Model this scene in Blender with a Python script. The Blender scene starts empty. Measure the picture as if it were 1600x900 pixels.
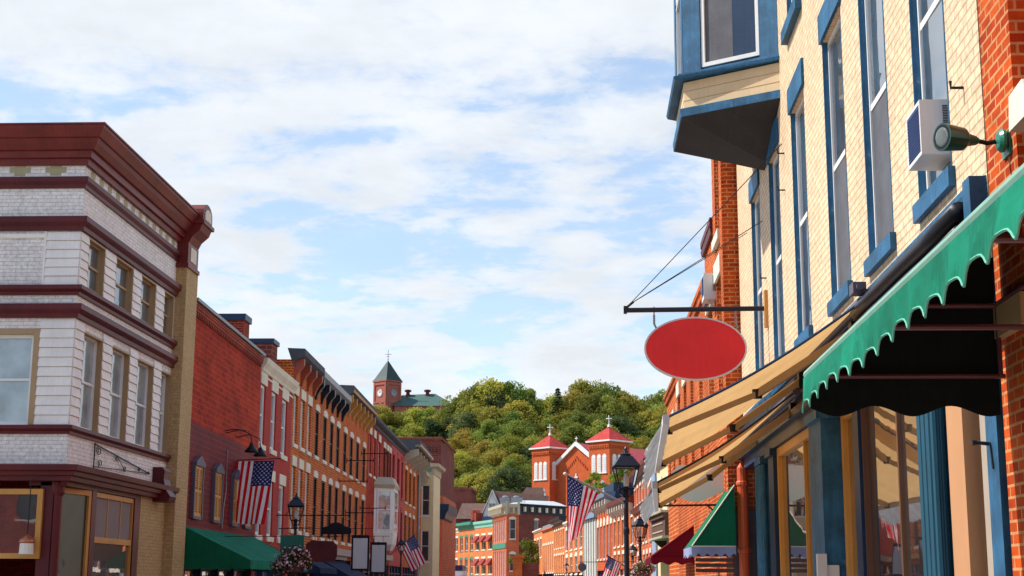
import bpy, bmesh, math, random
from mathutils import Vector, Matrix
random.seed(7)
R = math.radians
scene = bpy.context.scene
COL = scene.collection

# ------------------------------------------------------------------ camera
YAW, PITCH, ROLL, FPX = R(2.77), R(11.44), R(0.3), 2274.0
EYE = Vector((0, 0, 1.7))
fw = Vector((-math.sin(YAW)*math.cos(PITCH), math.cos(YAW)*math.cos(PITCH), math.sin(PITCH)))
rt0 = Vector((math.cos(YAW), math.sin(YAW), 0)); up0 = rt0.cross(fw)
rt = rt0*math.cos(ROLL) + up0*math.sin(ROLL); up = up0*math.cos(ROLL) - rt0*math.sin(ROLL)
cam_data = bpy.data.cameras.new("camera"); cam = bpy.data.objects.new("camera", cam_data); COL.objects.link(cam)
m = Matrix((rt, up, -fw)).transposed().to_4x4(); m.translation = EYE
cam.matrix_world = m
cam_data.sensor_width = 36; cam_data.lens = FPX/1600*36
cam_data.clip_end = 6000; cam_data.clip_start = 0.1
scene.camera = cam

# ------------------------------------------------------------------ sun and sky
SUN_EL, SUN_AZ = R(52), R(-84)          # azimuth clockwise from +y, so the sun stands over the left row
to_sun = Vector((math.sin(SUN_AZ)*math.cos(SUN_EL), math.cos(SUN_AZ)*math.cos(SUN_EL), math.sin(SUN_EL)))
sd = bpy.data.lights.new("sun", 'SUN'); sd.energy = 4.6; sd.angle = R(0.55); sd.color = (1.0, 0.95, 0.87)
sun = bpy.data.objects.new("sun", sd); COL.objects.link(sun)
sun.rotation_euler = to_sun.to_track_quat('Z', 'Y').to_euler()
scene.view_settings.view_transform = 'Standard'; scene.view_settings.look = 'None'
scene.view_settings.gamma = 1; scene.view_settings.exposure = 0.50
world = bpy.data.worlds.new("World"); scene.world = world; world.use_nodes = True
def build_world():
    nt = world.node_tree; N = nt.nodes; L = nt.links
    for n in list(N): N.remove(n)
    out = N.new('ShaderNodeOutputWorld')
    sky = N.new('ShaderNodeTexSky'); sky.sky_type = 'NISHITA'; sky.sun_disc = False
    sky.sun_elevation = SUN_EL; sky.sun_rotation = SUN_AZ % (2*math.pi)
    sky.air_density = 1.0; sky.dust_density = 0.3; sky.ozone_density = 1.6
    bg = N.new('ShaderNodeBackground'); bg.inputs[1].default_value = 0.15
    L.new(sky.outputs[0], bg.inputs[0])
    cl = N.new('ShaderNodeBackground'); cl.inputs[1].default_value = 0.62
    tc = N.new('ShaderNodeTexCoord'); sep = N.new('ShaderNodeSeparateXYZ'); L.new(tc.outputs['Generated'], sep.inputs[0])
    def math_(op, a, b=None, c=None):
        n = N.new('ShaderNodeMath'); n.operation = op
        for i, v in enumerate((a, b, c)):
            if v is None: continue
            if isinstance(v, (int, float)): n.inputs[i].default_value = v
            else: L.new(v, n.inputs[i])
        return n.outputs[0]
    zz = math_('MAXIMUM', math_('ADD', sep.outputs[2], 0.16), 0.05)   # directions meet a cloud deck
    px = math_('DIVIDE', sep.outputs[0], zz); py = math_('DIVIDE', sep.outputs[1], zz)
    cmb = N.new('ShaderNodeCombineXYZ'); L.new(px, cmb.inputs[0]); L.new(py, cmb.inputs[1]); cmb.inputs[2].default_value = 3.7
    def noise(scale, detail, rough, dist, off=(0,0,0), sc=(1,1,1)):
        mp = N.new('ShaderNodeMapping'); mp.inputs['Location'].default_value = off; mp.inputs['Scale'].default_value = sc
        L.new(cmb.outputs[0], mp.inputs[0])
        n = N.new('ShaderNodeTexNoise'); n.inputs['Scale'].default_value = scale; n.inputs['Detail'].default_value = detail
        n.inputs['Roughness'].default_value = rough; n.inputs['Distortion'].default_value = dist
        L.new(mp.outputs[0], n.inputs['Vector']); return n.outputs[0]
    big = noise(0.9, 3, 0.5, 0.2, (4.3, 1.1, 0)); mid = noise(4.4, 8, 0.56, 0.2, (1.7, 9.2, 0), (0.95, 1.2, 1)); fine = noise(11, 7, 0.62, 0.25)
    s = math_('ADD', math_('MULTIPLY', big, 0.62), math_('ADD', math_('MULTIPLY', mid, 1.12), math_('MULTIPLY', fine, 0.42)))
    cr = N.new('ShaderNodeMapRange'); cr.interpolation_type = 'SMOOTHSTEP'
    cr.inputs['From Min'].default_value = 0.84; cr.inputs['From Max'].default_value = 1.14
    cr.inputs['To Min'].default_value = 0.30; cr.inputs['To Max'].default_value = 0.98
    L.new(s, cr.inputs['Value'])
    ramp = N.new('ShaderNodeValToRGB'); L.new(s, ramp.inputs[0])
    ramp.color_ramp.elements[0].position = 0.92; ramp.color_ramp.elements[0].color = (0.80, 0.93, 1.08, 1)
    ramp.color_ramp.elements[1].position = 1.0; ramp.color_ramp.elements[1].color = (1.0, 1.05, 1.11, 1)
    grey = noise(5.0, 6, 0.6, 0.1, (8, 3, 0))
    mr = N.new('ShaderNodeMapRange'); mr.inputs['From Min'].default_value = 0.35; mr.inputs['From Max'].default_value = 0.65
    mr.inputs['To Min'].default_value = 0.93; mr.inputs['To Max'].default_value = 1.06; L.new(grey, mr.inputs['Value'])
    vm = N.new('ShaderNodeVectorMath'); vm.operation = 'SCALE'; L.new(ramp.outputs[0], vm.inputs[0]); L.new(mr.outputs[0], vm.inputs['Scale'])
    L.new(vm.outputs[0], cl.inputs[0])
    hi = N.new('ShaderNodeMapRange'); hi.inputs['From Min'].default_value = 0.42; hi.inputs['From Max'].default_value = 0.70   # the deck thins out overhead
    hi.inputs['To Min'].default_value = 1.0; hi.inputs['To Max'].default_value = 0.25; L.new(sep.outputs[2], hi.inputs['Value'])
    bk = N.new('ShaderNodeMapRange'); bk.inputs['From Min'].default_value = -0.5; bk.inputs['From Max'].default_value = 0.2
    bk.inputs['To Min'].default_value = 0.45; bk.inputs['To Max'].default_value = 1.0; L.new(sep.outputs[1], bk.inputs['Value'])
    fac = math_('MULTIPLY', math_('MULTIPLY', cr.outputs[0], hi.outputs[0]), bk.outputs[0])
    mx = N.new('ShaderNodeMixShader'); L.new(fac, mx.inputs[0]); L.new(bg.outputs[0], mx.inputs[1]); L.new(cl.outputs[0], mx.inputs[2])
    L.new(mx.outputs[0], out.inputs[0])
build_world()
scene.cycles.max_bounces = 8; scene.cycles.diffuse_bounces = 4; scene.cycles.glossy_bounces = 4
scene.cycles.sample_clamp_indirect = 6

# ------------------------------------------------------------------ materials
MATS = {}
def newmat(name):
    mt = bpy.data.materials.new(name); mt.use_nodes = True
    nt = mt.node_tree; b = nt.nodes['Principled BSDF']; MATS[name] = mt
    return mt, nt.nodes, nt.links, b
def rgb(c): return (c[0], c[1], c[2], 1)
def mixc(N, L, fac, a, b, mode='MIX'):
    n = N.new('ShaderNodeMix'); n.data_type = 'RGBA'; n.blend_type = mode
    for i, v in ((0, fac), (6, a), (7, b)):
        if isinstance(v, (int, float)): n.inputs[i].default_value = v
        elif isinstance(v, tuple): n.inputs[i].default_value = rgb(v)
        else: L.new(v, n.inputs[i])
    return n.outputs[2]
def nz(N, L, vec, scale, detail=4, rough=0.6, sc=None):
    if sc:
        mp = N.new('ShaderNodeMapping'); mp.inputs['Scale'].default_value = sc; L.new(vec, mp.inputs[0]); vec = mp.outputs[0]
    n = N.new('ShaderNodeTexNoise'); n.inputs['Scale'].default_value = scale; n.inputs['Detail'].default_value = detail
    n.inputs['Roughness'].default_value = rough; L.new(vec, n.inputs['Vector']); return n.outputs[0]
def mrange(N, L, v, a, b, c, d):
    n = N.new('ShaderNodeMapRange'); L.new(v, n.inputs[0])
    for i, x in enumerate((a, b, c, d)): n.inputs[i+1].default_value = x
    return n.outputs[0]
def bump(N, L, b, h, strength, dist):
    n = N.new('ShaderNodeBump'); n.inputs['Strength'].default_value = strength; n.inputs['Distance'].default_value = dist
    L.new(h, n.inputs['Height']); L.new(n.outputs[0], b.inputs['Normal'])
def paint(name, c, rough=0.55, var=0.18, bs=0.25, scale=1.2, metal=0.0, grain=None, flake=None):
    mt, N, L, b = newmat(name); tc = N.new('ShaderNodeTexCoord'); uv = tc.outputs['UV']
    a = nz(N, L, uv, scale, 6, 0.65); s = nz(N, L, uv, 3.0, 5, 0.7, sc=(6, 0.5, 1))
    f = mrange(N, L, a, 0.3, 0.7, 1-var, 1+var*0.6); g = mrange(N, L, s, 0.35, 0.7, 1.0, 1-var*0.7)
    mm = N.new('ShaderNodeMath'); mm.operation = 'MULTIPLY'; L.new(f, mm.inputs[0]); L.new(g, mm.inputs[1])
    v = N.new('ShaderNodeVectorMath'); v.operation = 'SCALE'; v.inputs[0].default_value = c; L.new(mm.outputs[0], v.inputs['Scale'])
    colo = v.outputs[0]
    if flake:
        fn = nz(N, L, uv, 7.0, 8, 0.72, sc=(1, 0.6, 1)); colo = mixc(N, L, mrange(N, L, fn, 0.60, 0.68, 0, 0.75), colo, flake)
    L.new(colo, b.inputs['Base Color']); b.inputs['Roughness'].default_value = rough; b.inputs['Metallic'].default_value = metal; b.inputs['Specular IOR Level'].default_value = 0.3 if rough > 0.35 else 0.5
    if bs:
        h = nz(N, L, uv, 38, 5, 0.7, sc=grain) if grain else nz(N, L, uv, 30, 4, 0.6)
        bump(N, L, b, h, bs, 0.006)
    return mt
def brick(name, c1, c2, mortar, w=0.215, h=0.075, ms=0.010, var=0.25, bs=0.6, rough=0.85, stain=0.35, msm=0.1):
    mt, N, L, b = newmat(name); tc = N.new('ShaderNodeTexCoord'); uv = tc.outputs['UV']
    br = N.new('ShaderNodeTexBrick'); L.new(uv, br.inputs['Vector'])
    br.inputs['Color1'].default_value = rgb(c1); br.inputs['Color2'].default_value = rgb(c2); br.inputs['Mortar'].default_value = rgb(mortar)
    br.inputs['Scale'].default_value = 1.0; br.inputs['Mortar Size'].default_value = ms; br.inputs['Mortar Smooth'].default_value = msm
    br.inputs['Brick Width'].default_value = w; br.inputs['Row Height'].default_value = h; br.inputs['Bias'].default_value = 0.0
    big = nz(N, L, uv, 0.55, 6, 0.65); fine = nz(N, L, uv, 9, 4, 0.7); st = nz(N, L, uv, 1.0, 5, 0.7, sc=(1.6, 0.25, 1))
    f = mrange(N, L, big, 0.3, 0.7, 1-var, 1+var); g = mrange(N, L, fine, 0.3, 0.7, 0.74, 1.2); q = mrange(N, L, st, 0.5, 0.8, 1.0, 1-stain)
    m1 = N.new('ShaderNodeMath'); m1.operation = 'MULTIPLY'; L.new(f, m1.inputs[0]); L.new(g, m1.inputs[1])
    m2 = N.new('ShaderNodeMath'); m2.operation = 'MULTIPLY'; L.new(m1.outputs[0], m2.inputs[0]); L.new(q, m2.inputs[1])
    v = N.new('ShaderNodeVectorMath'); v.operation = 'SCALE'; L.new(br.outputs[0], v.inputs[0]); L.new(m2.outputs[0], v.inputs['Scale'])
    L.new(v.outputs[0], b.inputs['Base Color']); b.inputs['Roughness'].default_value = rough; b.inputs['Specular IOR Level'].default_value = 0.12
    inv = N.new('ShaderNodeMath'); inv.operation = 'SUBTRACT'; inv.inputs[0].default_value = 1.0; L.new(br.outputs['Fac'], inv.inputs[1])
    ad = N.new('ShaderNodeMath'); ad.operation = 'MULTIPLY_ADD'; L.new(fine, ad.inputs[0]); ad.inputs[1].default_value = 0.5; L.new(inv.outputs[0], ad.inputs[2])
    bump(N, L, b, ad.outputs[0], bs, 0.012)
    return mt
def glass(name, c=(0.02, 0.025, 0.03), refl=0.12, wav=0.02):
    mt, N, L, b = newmat(name); tc = N.new('ShaderNodeTexCoord')
    n = nz(N, L, tc.outputs['UV'], 1.1, 3, 0.55)
    col = mixc(N, L, mrange(N, L, n, 0.35, 0.65, 0, 1), tuple(x*0.55 for x in c), tuple(x*1.35 for x in c))
    L.new(col, b.inputs['Base Color']); b.inputs['Roughness'].default_value = 0.35
    g = N.new('ShaderNodeBsdfGlossy'); g.inputs['Roughness'].default_value = 0.015; g.inputs['Color'].default_value = (0.95, 0.97, 1, 1)
    fr = N.new('ShaderNodeFresnel'); fr.inputs['IOR'].default_value = 1.52
    bn = nz(N, L, tc.outputs['UV'], 1.3, 2, 0.5)
    bp = N.new('ShaderNodeBump'); bp.inputs['Strength'].default_value = wav; bp.inputs['Distance'].default_value = 0.5; L.new(bn, bp.inputs['Height'])
    L.new(bp.outputs[0], g.inputs['Normal'])
    mx = N.new('ShaderNodeMixShader'); add = N.new('ShaderNodeMath'); add.operation = 'ADD'; add.use_clamp = True
    L.new(fr.outputs[0], add.inputs[0]); add.inputs[1].default_value = refl
    L.new(add.outputs[0], mx.inputs[0]); L.new(b.outputs[0], mx.inputs[1]); L.new(g.outputs[0], mx.inputs[2])
    L.new(mx.outputs[0], N['Material Output'].inputs[0]); return mt
def cloth(name, c, trans=0.35, var=0.12, rough=0.9, weave=True, streak=0.0):
    mt, N, L, b = newmat(name); tc = N.new('ShaderNodeTexCoord'); uv = tc.outputs['UV']
    a = nz(N, L, uv, 1.5, 5, 0.65); f = mrange(N, L, a, 0.3, 0.7, 1-var, 1+var)
    if streak:
        s = nz(N, L, uv, 2.0, 5, 0.7, sc=(5, 0.4, 1)); f2 = mrange(N, L, s, 0.45, 0.75, 1, 1-streak)
        mm = N.new('ShaderNodeMath'); mm.operation = 'MULTIPLY'; L.new(f, mm.inputs[0]); L.new(f2, mm.inputs[1]); f = mm.outputs[0]
    v = N.new('ShaderNodeVectorMath'); v.operation = 'SCALE'; v.inputs[0].default_value = c; L.new(f, v.inputs['Scale'])
    L.new(v.outputs[0], b.inputs['Base Color']); b.inputs['Roughness'].default_value = rough
    b.inputs['Specular IOR Level'].default_value = 0.2
    if weave: bump(N, L, b, nz(N, L, uv, 60, 3, 0.6), 0.15, 0.004)
    t = N.new('ShaderNodeBsdfTranslucent'); L.new(v.outputs[0], t.inputs[0])
    mx = N.new('ShaderNodeMixShader'); mx.inputs[0].default_value = trans
    L.new(b.outputs[0], mx.inputs[1]); L.new(t.outputs[0], mx.inputs[2]); L.new(mx.outputs[0], N['Material Output'].inputs[0]); return mt
def leafmat(name, c1, c2, c3):
    mt, N, L, b = newmat(name); tc = N.new('ShaderNodeTexCoord'); oi = N.new('ShaderNodeObjectInfo')
    n = nz(N, L, tc.outputs['Object'], 0.35, 3, 0.6); n2 = nz(N, L, tc.outputs['Object'], 2.5, 3, 0.7)
    col = mixc(N, L, mrange(N, L, n, 0.35, 0.65, 0, 1), c1, c2)
    col = mixc(N, L, mrange(N, L, n2, 0.45, 0.75, 0, 0.8), col, c3)
    hs = N.new('ShaderNodeHueSaturation'); L.new(col, hs.inputs['Color'])
    L.new(mrange(N, L, oi.outputs['Random'], 0, 1, 0.462, 0.522), hs.inputs['Hue'])
    mlt = N.new('ShaderNodeMath'); mlt.operation = 'FRACT'; m3 = N.new('ShaderNodeMath'); m3.operation = 'MULTIPLY'; m3.inputs[1].default_value = 7.3
    L.new(oi.outputs['Random'], m3.inputs[0]); L.new(m3.outputs[0], mlt.inputs[0])
    L.new(mrange(N, L, mlt.outputs[0], 0, 1, 0.78, 1.6), hs.inputs['Value'])
    L.new(hs.outputs[0], b.inputs['Base Color']); b.inputs['Roughness'].default_value = 0.7; b.inputs['Specular IOR Level'].default_value = 0.25
    t = N.new('ShaderNodeBsdfTranslucent'); L.new(hs.outputs[0], t.inputs[0])
    mx = N.new('ShaderNodeMixShader'); mx.inputs[0].default_value = 0.45
    L.new(b.outputs[0], mx.inputs[1]); L.new(t.outputs[0], mx.inputs[2]); L.new(mx.outputs[0], N['Material Output'].inputs[0]); return mt

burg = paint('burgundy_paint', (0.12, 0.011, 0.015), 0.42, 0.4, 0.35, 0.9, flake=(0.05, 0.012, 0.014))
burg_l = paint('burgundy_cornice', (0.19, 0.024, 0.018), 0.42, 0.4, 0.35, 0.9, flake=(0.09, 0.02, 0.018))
cream_brick = brick('white_painted_brick', (0.86, 0.82, 0.78), (0.82, 0.77, 0.72), (0.62, 0.57, 0.53), 0.30, 0.095, 0.007, 0.10, 0.7, 0.6, 0.22)
siding = paint('cream_siding', (0.88, 0.83, 0.77), 0.5, 0.12, flake=(0.66, 0.60, 0.53))
olive = paint('olive_panel', (0.42, 0.37, 0.22), 0.6, 0.1)
tan_paint = paint('tan_paint', (0.50, 0.34, 0.17), 0.55, 0.12, 0.5)
tan_brick = brick('tan_painted_brick', (0.52, 0.35, 0.16), (0.48, 0.32, 0.145), (0.38, 0.25, 0.12), 0.30, 0.095, 0.006, 0.08, 0.6, 0.6, 0.15)
trim_tan = paint('tan_trim', (0.40, 0.27, 0.14), 0.5, 0.1)
white_trim = paint('white_trim', (0.80, 0.79, 0.76), 0.45, 0.08)
stone = paint('cream_stone', (0.78, 0.70, 0.56), 0.75, 0.14, 0.5)
wood_o = paint('orange_wood', (0.62, 0.30, 0.07), 0.4, 0.18, 0.3, grain=(1, 14, 1))
maroon_brick = brick('maroon_painted_brick', (0.165, 0.008, 0.012), (0.125, 0.006, 0.010), (0.26, 0.05, 0.05), 0.62, 0.19, 0.010, 0.28, 0.5, 0.6, 0.2)
red_brick = brick('red_brick', (0.44, 0.038, 0.012), (0.30, 0.020, 0.008), (0.46, 0.10, 0.06), 0.62, 0.19, 0.010, 0.34, 0.6, 0.8, 0.25)
red_plain = brick('dark_red_brick', (0.30, 0.030, 0.018), (0.20, 0.02, 0.014), (0.36, 0.14, 0.09), 0.3, 0.1, 0.012, 0.3, 0.6, 0.85, 0.3)
pink_brick = brick('pink_painted_brick', (0.46, 0.040, 0.030), (0.38, 0.030, 0.024), (0.40, 0.05, 0.036), 0.3, 0.1, 0.010, 0.12, 0.5, 0.7, 0.2)
orange_brick = brick('orange_brick', (0.58, 0.095, 0.012), (0.38, 0.045, 0.008), (0.60, 0.26, 0.10), 0.34, 0.125, 0.020, 0.2, 0.6, 0.85, 0.2)
orange_brick_b = brick('amber_brick', (0.60, 0.11, 0.015), (0.44, 0.06, 0.010), (0.58, 0.26, 0.10), 0.34, 0.125, 0.016, 0.2, 0.6, 0.85, 0.25)
bright_brick = brick('bright_orange_brick', (0.56, 0.085, 0.010), (0.33, 0.032, 0.006), (0.54, 0.24, 0.10), 0.215, 0.075, 0.010, 0.32, 0.9, 0.85, 0.2)
far_brick = brick('peach_brick', (0.64, 0.19, 0.055), (0.54, 0.14, 0.04), (0.60, 0.28, 0.13), 0.5, 0.2, 0.02, 0.15, 0.3, 0.85, 0.15)
far_red = brick('brick_red_far', (0.58, 0.12, 0.045), (0.48, 0.085, 0.035), (0.58, 0.26, 0.15), 0.5, 0.2, 0.02, 0.15, 0.3, 0.85, 0.15)
church_brick = brick('church_brick', (0.58, 0.105, 0.03), (0.48, 0.08, 0.025), (0.62, 0.2, 0.09), 0.6, 0.25, 0.02, 0.12, 0.3, 0.85, 0.12)
brown_brick = brick('brown_brick', (0.20, 0.05, 0.035), (0.15, 0.035, 0.03), (0.25, 0.12, 0.1), 0.5, 0.2, 0.02, 0.25, 0.4, 0.85, 0.3)
tower_brick = brick('tower_brick', (0.42, 0.12, 0.09), (0.36, 0.09, 0.07), (0.42, 0.2, 0.16), 0.8, 0.3, 0.03, 0.12, 0.3, 0.85, 0.12)
pink_stucco = paint('pink_stucco', (0.48, 0.05, 0.045), 0.7, 0.12)
cream_wall = paint('cream_stucco', (0.80, 0.66, 0.38), 0.7, 0.1)
yellow_brick = brick('yellow_painted_brick', (0.80, 0.595, 0.39), (0.74, 0.54, 0.35), (0.50, 0.34, 0.20), 0.22, 0.078, 0.0075, 0.09, 1.0, 0.55, 0.18)
blue = paint('blue_paint', (0.028, 0.15, 0.30), 0.5, 0.5, 0.8, 2.5, grain=(14, 1, 1), flake=(0.16, 0.27, 0.36))
blue_d = paint('navy_paint', (0.010, 0.035, 0.085), 0.4, 0.25, 0.4)
teal = paint('teal_paint', (0.008, 0.075, 0.12), 0.35, 0.2, 0.3)
boards = paint('cream_boards', (0.74, 0.54, 0.31), 0.55, 0.12, 0.5, grain=(1, 14, 1))
soffit = paint('dark_grey_panel', (0.030, 0.031, 0.036), 0.55, 0.35, 0.4, flake=(0.06, 0.062, 0.07))
black = paint('black_metal', (0.012, 0.012, 0.016), 0.4, 0.15, 0.1, metal=0.3)
black_b = paint('blue_black_iron', (0.014, 0.017, 0.030), 0.35, 0.15, 0.1, metal=0.4)
grey_m = paint('grey_metal', (0.30, 0.31, 0.33), 0.45, 0.15, 0.2, metal=0.3)
roofmat = paint('roof_felt', (0.09, 0.095, 0.11), 0.8, 0.3, 0.5)
roof_pale = paint('pale_roof', (0.50, 0.54, 0.55), 0.6, 0.15)
roof_brown = paint('brown_shingle', (0.13, 0.07, 0.055), 0.85, 0.3, 0.6)
roof_red = brick('red_shingle', (0.50, 0.065, 0.05), (0.40, 0.045, 0.045), (0.25, 0.03, 0.03), 0.5, 0.35, 0.03, 0.15, 0.5, 0.8, 0.15)
roof_pink = brick('rose_shingle', (0.46, 0.09, 0.11), (0.40, 0.075, 0.09), (0.28, 0.05, 0.06), 0.5, 0.35, 0.03, 0.15, 0.5, 0.8, 0.15)
roof_green = paint('green_roof', (0.055, 0.12, 0.10), 0.6, 0.15)
roof_slate = paint('dark_slate_roof', (0.035, 0.06, 0.06), 0.6, 0.15)
green_trim = paint('green_trim', (0.06, 0.26, 0.17), 0.5, 0.15)
green_fascia = paint('pale_green_fascia', (0.22, 0.50, 0.38), 0.5, 0.12)
tan_cornice = paint('sandstone_cornice', (0.50, 0.42, 0.30), 0.6, 0.15)
rust_bracket = paint('red_bracket', (0.36, 0.07, 0.035), 0.5, 0.15)
ochre_trim = paint('ochre_trim', (0.50, 0.24, 0.05), 0.5, 0.15)
grey_paint = paint('grey_mauve_paint', (0.115, 0.10, 0.135), 0.5, 0.15)
orange_pipe = paint('orange_pipe', (0.66, 0.10, 0.022), 0.3, 0.1, 0.1)
sign_red = paint('sign_red', (0.82, 0.028, 0.032), 0.42, 0.14, 0.06)
sign_white = paint('sign_white', (0.62, 0.60, 0.62), 0.5, 0.06, 0.05)
sign_cream = paint('sign_cream', (0.74, 0.70, 0.62), 0.5, 0.06, 0.05)
plastic = paint('ac_plastic', (0.66, 0.64, 0.64), 0.45, 0.08, 0.05)
ac_blue = paint('ac_coil', (0.05, 0.09, 0.24), 0.5, 0.15, 0.8, grain=(1, 30, 1))
lamp_green = paint('lamp_green', (0.008, 0.07, 0.05), 0.28, 0.1, 0.05)
lens = glass('lamp_lens', (0.10, 0.11, 0.10), 0.0, 0.05)
copper = paint('copper', (0.55, 0.18, 0.08), 0.3, 0.2, 0.1, metal=0.6)
g_dark = glass('dark_glass', refl=0.0); g_black = paint('black_screen', (0.008, 0.007, 0.010), 0.6, 0.3, 0.3); g_sky = glass('window_glass', (0.05, 0.07, 0.085), 0.10)
g_curtain = glass('curtained_glass', (0.24, 0.29, 0.30), 0.10); g_shop = glass('shop_glass', (0.025, 0.018, 0.018), 0.20, 0.003)
g_screen = paint('insect_screen', (0.11, 0.11, 0.125), 0.5, 0.25, 0.3, 3.0)
g_blind = glass('blind_glass', (0.50, 0.40, 0.30), 0.05); g_far = glass('far_glass', (0.03, 0.03, 0.035), 0.04)
g_pale = glass('pale_glass', (0.38, 0.42, 0.44), 0.05)
pipe_purple = paint('purple_pipe', (0.14, 0.05, 0.06), 0.35, 0.15, 0.1)
canvas_g = cloth('green_canvas', (0.008, 0.23, 0.135), 0.22, 0.35, streak=0.4)
canvas_g2 = cloth('forest_canvas', (0.008, 0.16, 0.075), 0.2, 0.15, streak=0.15)
canvas_t = cloth('tan_canvas', (0.66, 0.40, 0.17), 0.42, 0.10, streak=0.12)
canvas_m = cloth('maroon_canvas', (0.15, 0.005, 0.016), 0.2, 0.12)
canvas_grey = cloth('grey_canvas', (0.36, 0.36, 0.37), 0.3, 0.25, streak=0.5)
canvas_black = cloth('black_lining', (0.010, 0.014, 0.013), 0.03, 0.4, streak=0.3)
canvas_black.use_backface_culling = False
canvas_navy = cloth('navy_canvas', (0.02, 0.035, 0.08), 0.1, 0.12)
fl_red = cloth('flag_red', (0.62, 0.008, 0.018), 0.4, 0.04, weave=False); fl_white = cloth('flag_white', (0.84, 0.82, 0.84), 0.4, 0.03, weave=False)
fl_blue = cloth('flag_blue', (0.022, 0.032, 0.15), 0.35, 0.05, weave=False)
leaf_a = leafmat('leaf_yellowgreen', (0.19, 0.215, 0.03), (0.31, 0.28, 0.04), (0.42, 0.34, 0.06))
leaf_b = leafmat('leaf_green', (0.11, 0.17, 0.03), (0.17, 0.22, 0.035), (0.25, 0.27, 0.05))
leaf_c = leafmat('leaf_dark', (0.05, 0.085, 0.03), (0.08, 0.12, 0.035), (0.13, 0.15, 0.045))
leaf_p = leafmat('basket_leaf', (0.06, 0.08, 0.03), (0.12, 0.12, 0.05), (0.10, 0.11, 0.04))
leaf_y = leafmat('basket_leaf_gold', (0.22, 0.18, 0.03), (0.16, 0.17, 0.03), (0.36, 0.22, 0.03))
petal_p = paint('pink_petal', (0.72, 0.32, 0.42), 0.7, 0.3, 0); petal_w = paint('white_petal', (0.82, 0.74, 0.74), 0.7, 0.15, 0)
bark = paint('bark', (0.10, 0.075, 0.055), 0.9, 0.3, 0.8)
asphalt = paint('asphalt', (0.055, 0.055, 0.058), 0.85, 0.25, 0.6); paving = paint('paving', (0.33, 0.30, 0.27), 0.85, 0.2, 0.4)
kerbm = paint('kerb_concrete', (0.40, 0.38, 0.35), 0.8, 0.15, 0.3); linem = paint('road_paint', (0.7, 0.68, 0.6), 0.6, 0.2, 0.2)
grass = paint('grass_hill', (0.05, 0.075, 0.02), 0.95, 0.4, 0.8)
truck_white = paint('truck_white', (0.75, 0.76, 0.8), 0.35, 0.05, 0.0); truck_blue = paint('truck_blue', (0.02, 0.03, 0.12), 0.3, 0.1, 0.0)
rubber = paint('rubber', (0.02, 0.02, 0.02), 0.8, 0.1, 0.1)
mat_bulb, _N, _L, _b = newmat('frosted_globe'); _b.inputs['Base Color'].default_value = (0.85, 0.83, 0.76, 1); _b.inputs['Roughness'].default_value = 0.4
lglass, _N, _L, _b = newmat('lantern_glass')
_t = _N.new('ShaderNodeBsdfTransparent'); _t.inputs[0].default_value = (0.9, 0.92, 0.93, 1); _g = _N.new('ShaderNodeBsdfGlossy'); _g.inputs['Roughness'].default_value = 0.03
_f = _N.new('ShaderNodeFresnel'); _f.inputs[0].default_value = 1.5; _m = _N.new('ShaderNodeMixShader')
_L.new(_f.outputs[0], _m.inputs[0]); _L.new(_t.outputs[0], _m.inputs[1]); _L.new(_g.outputs[0], _m.inputs[2]); _L.new(_m.outputs[0], _N['Material Output'].inputs[0])

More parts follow.
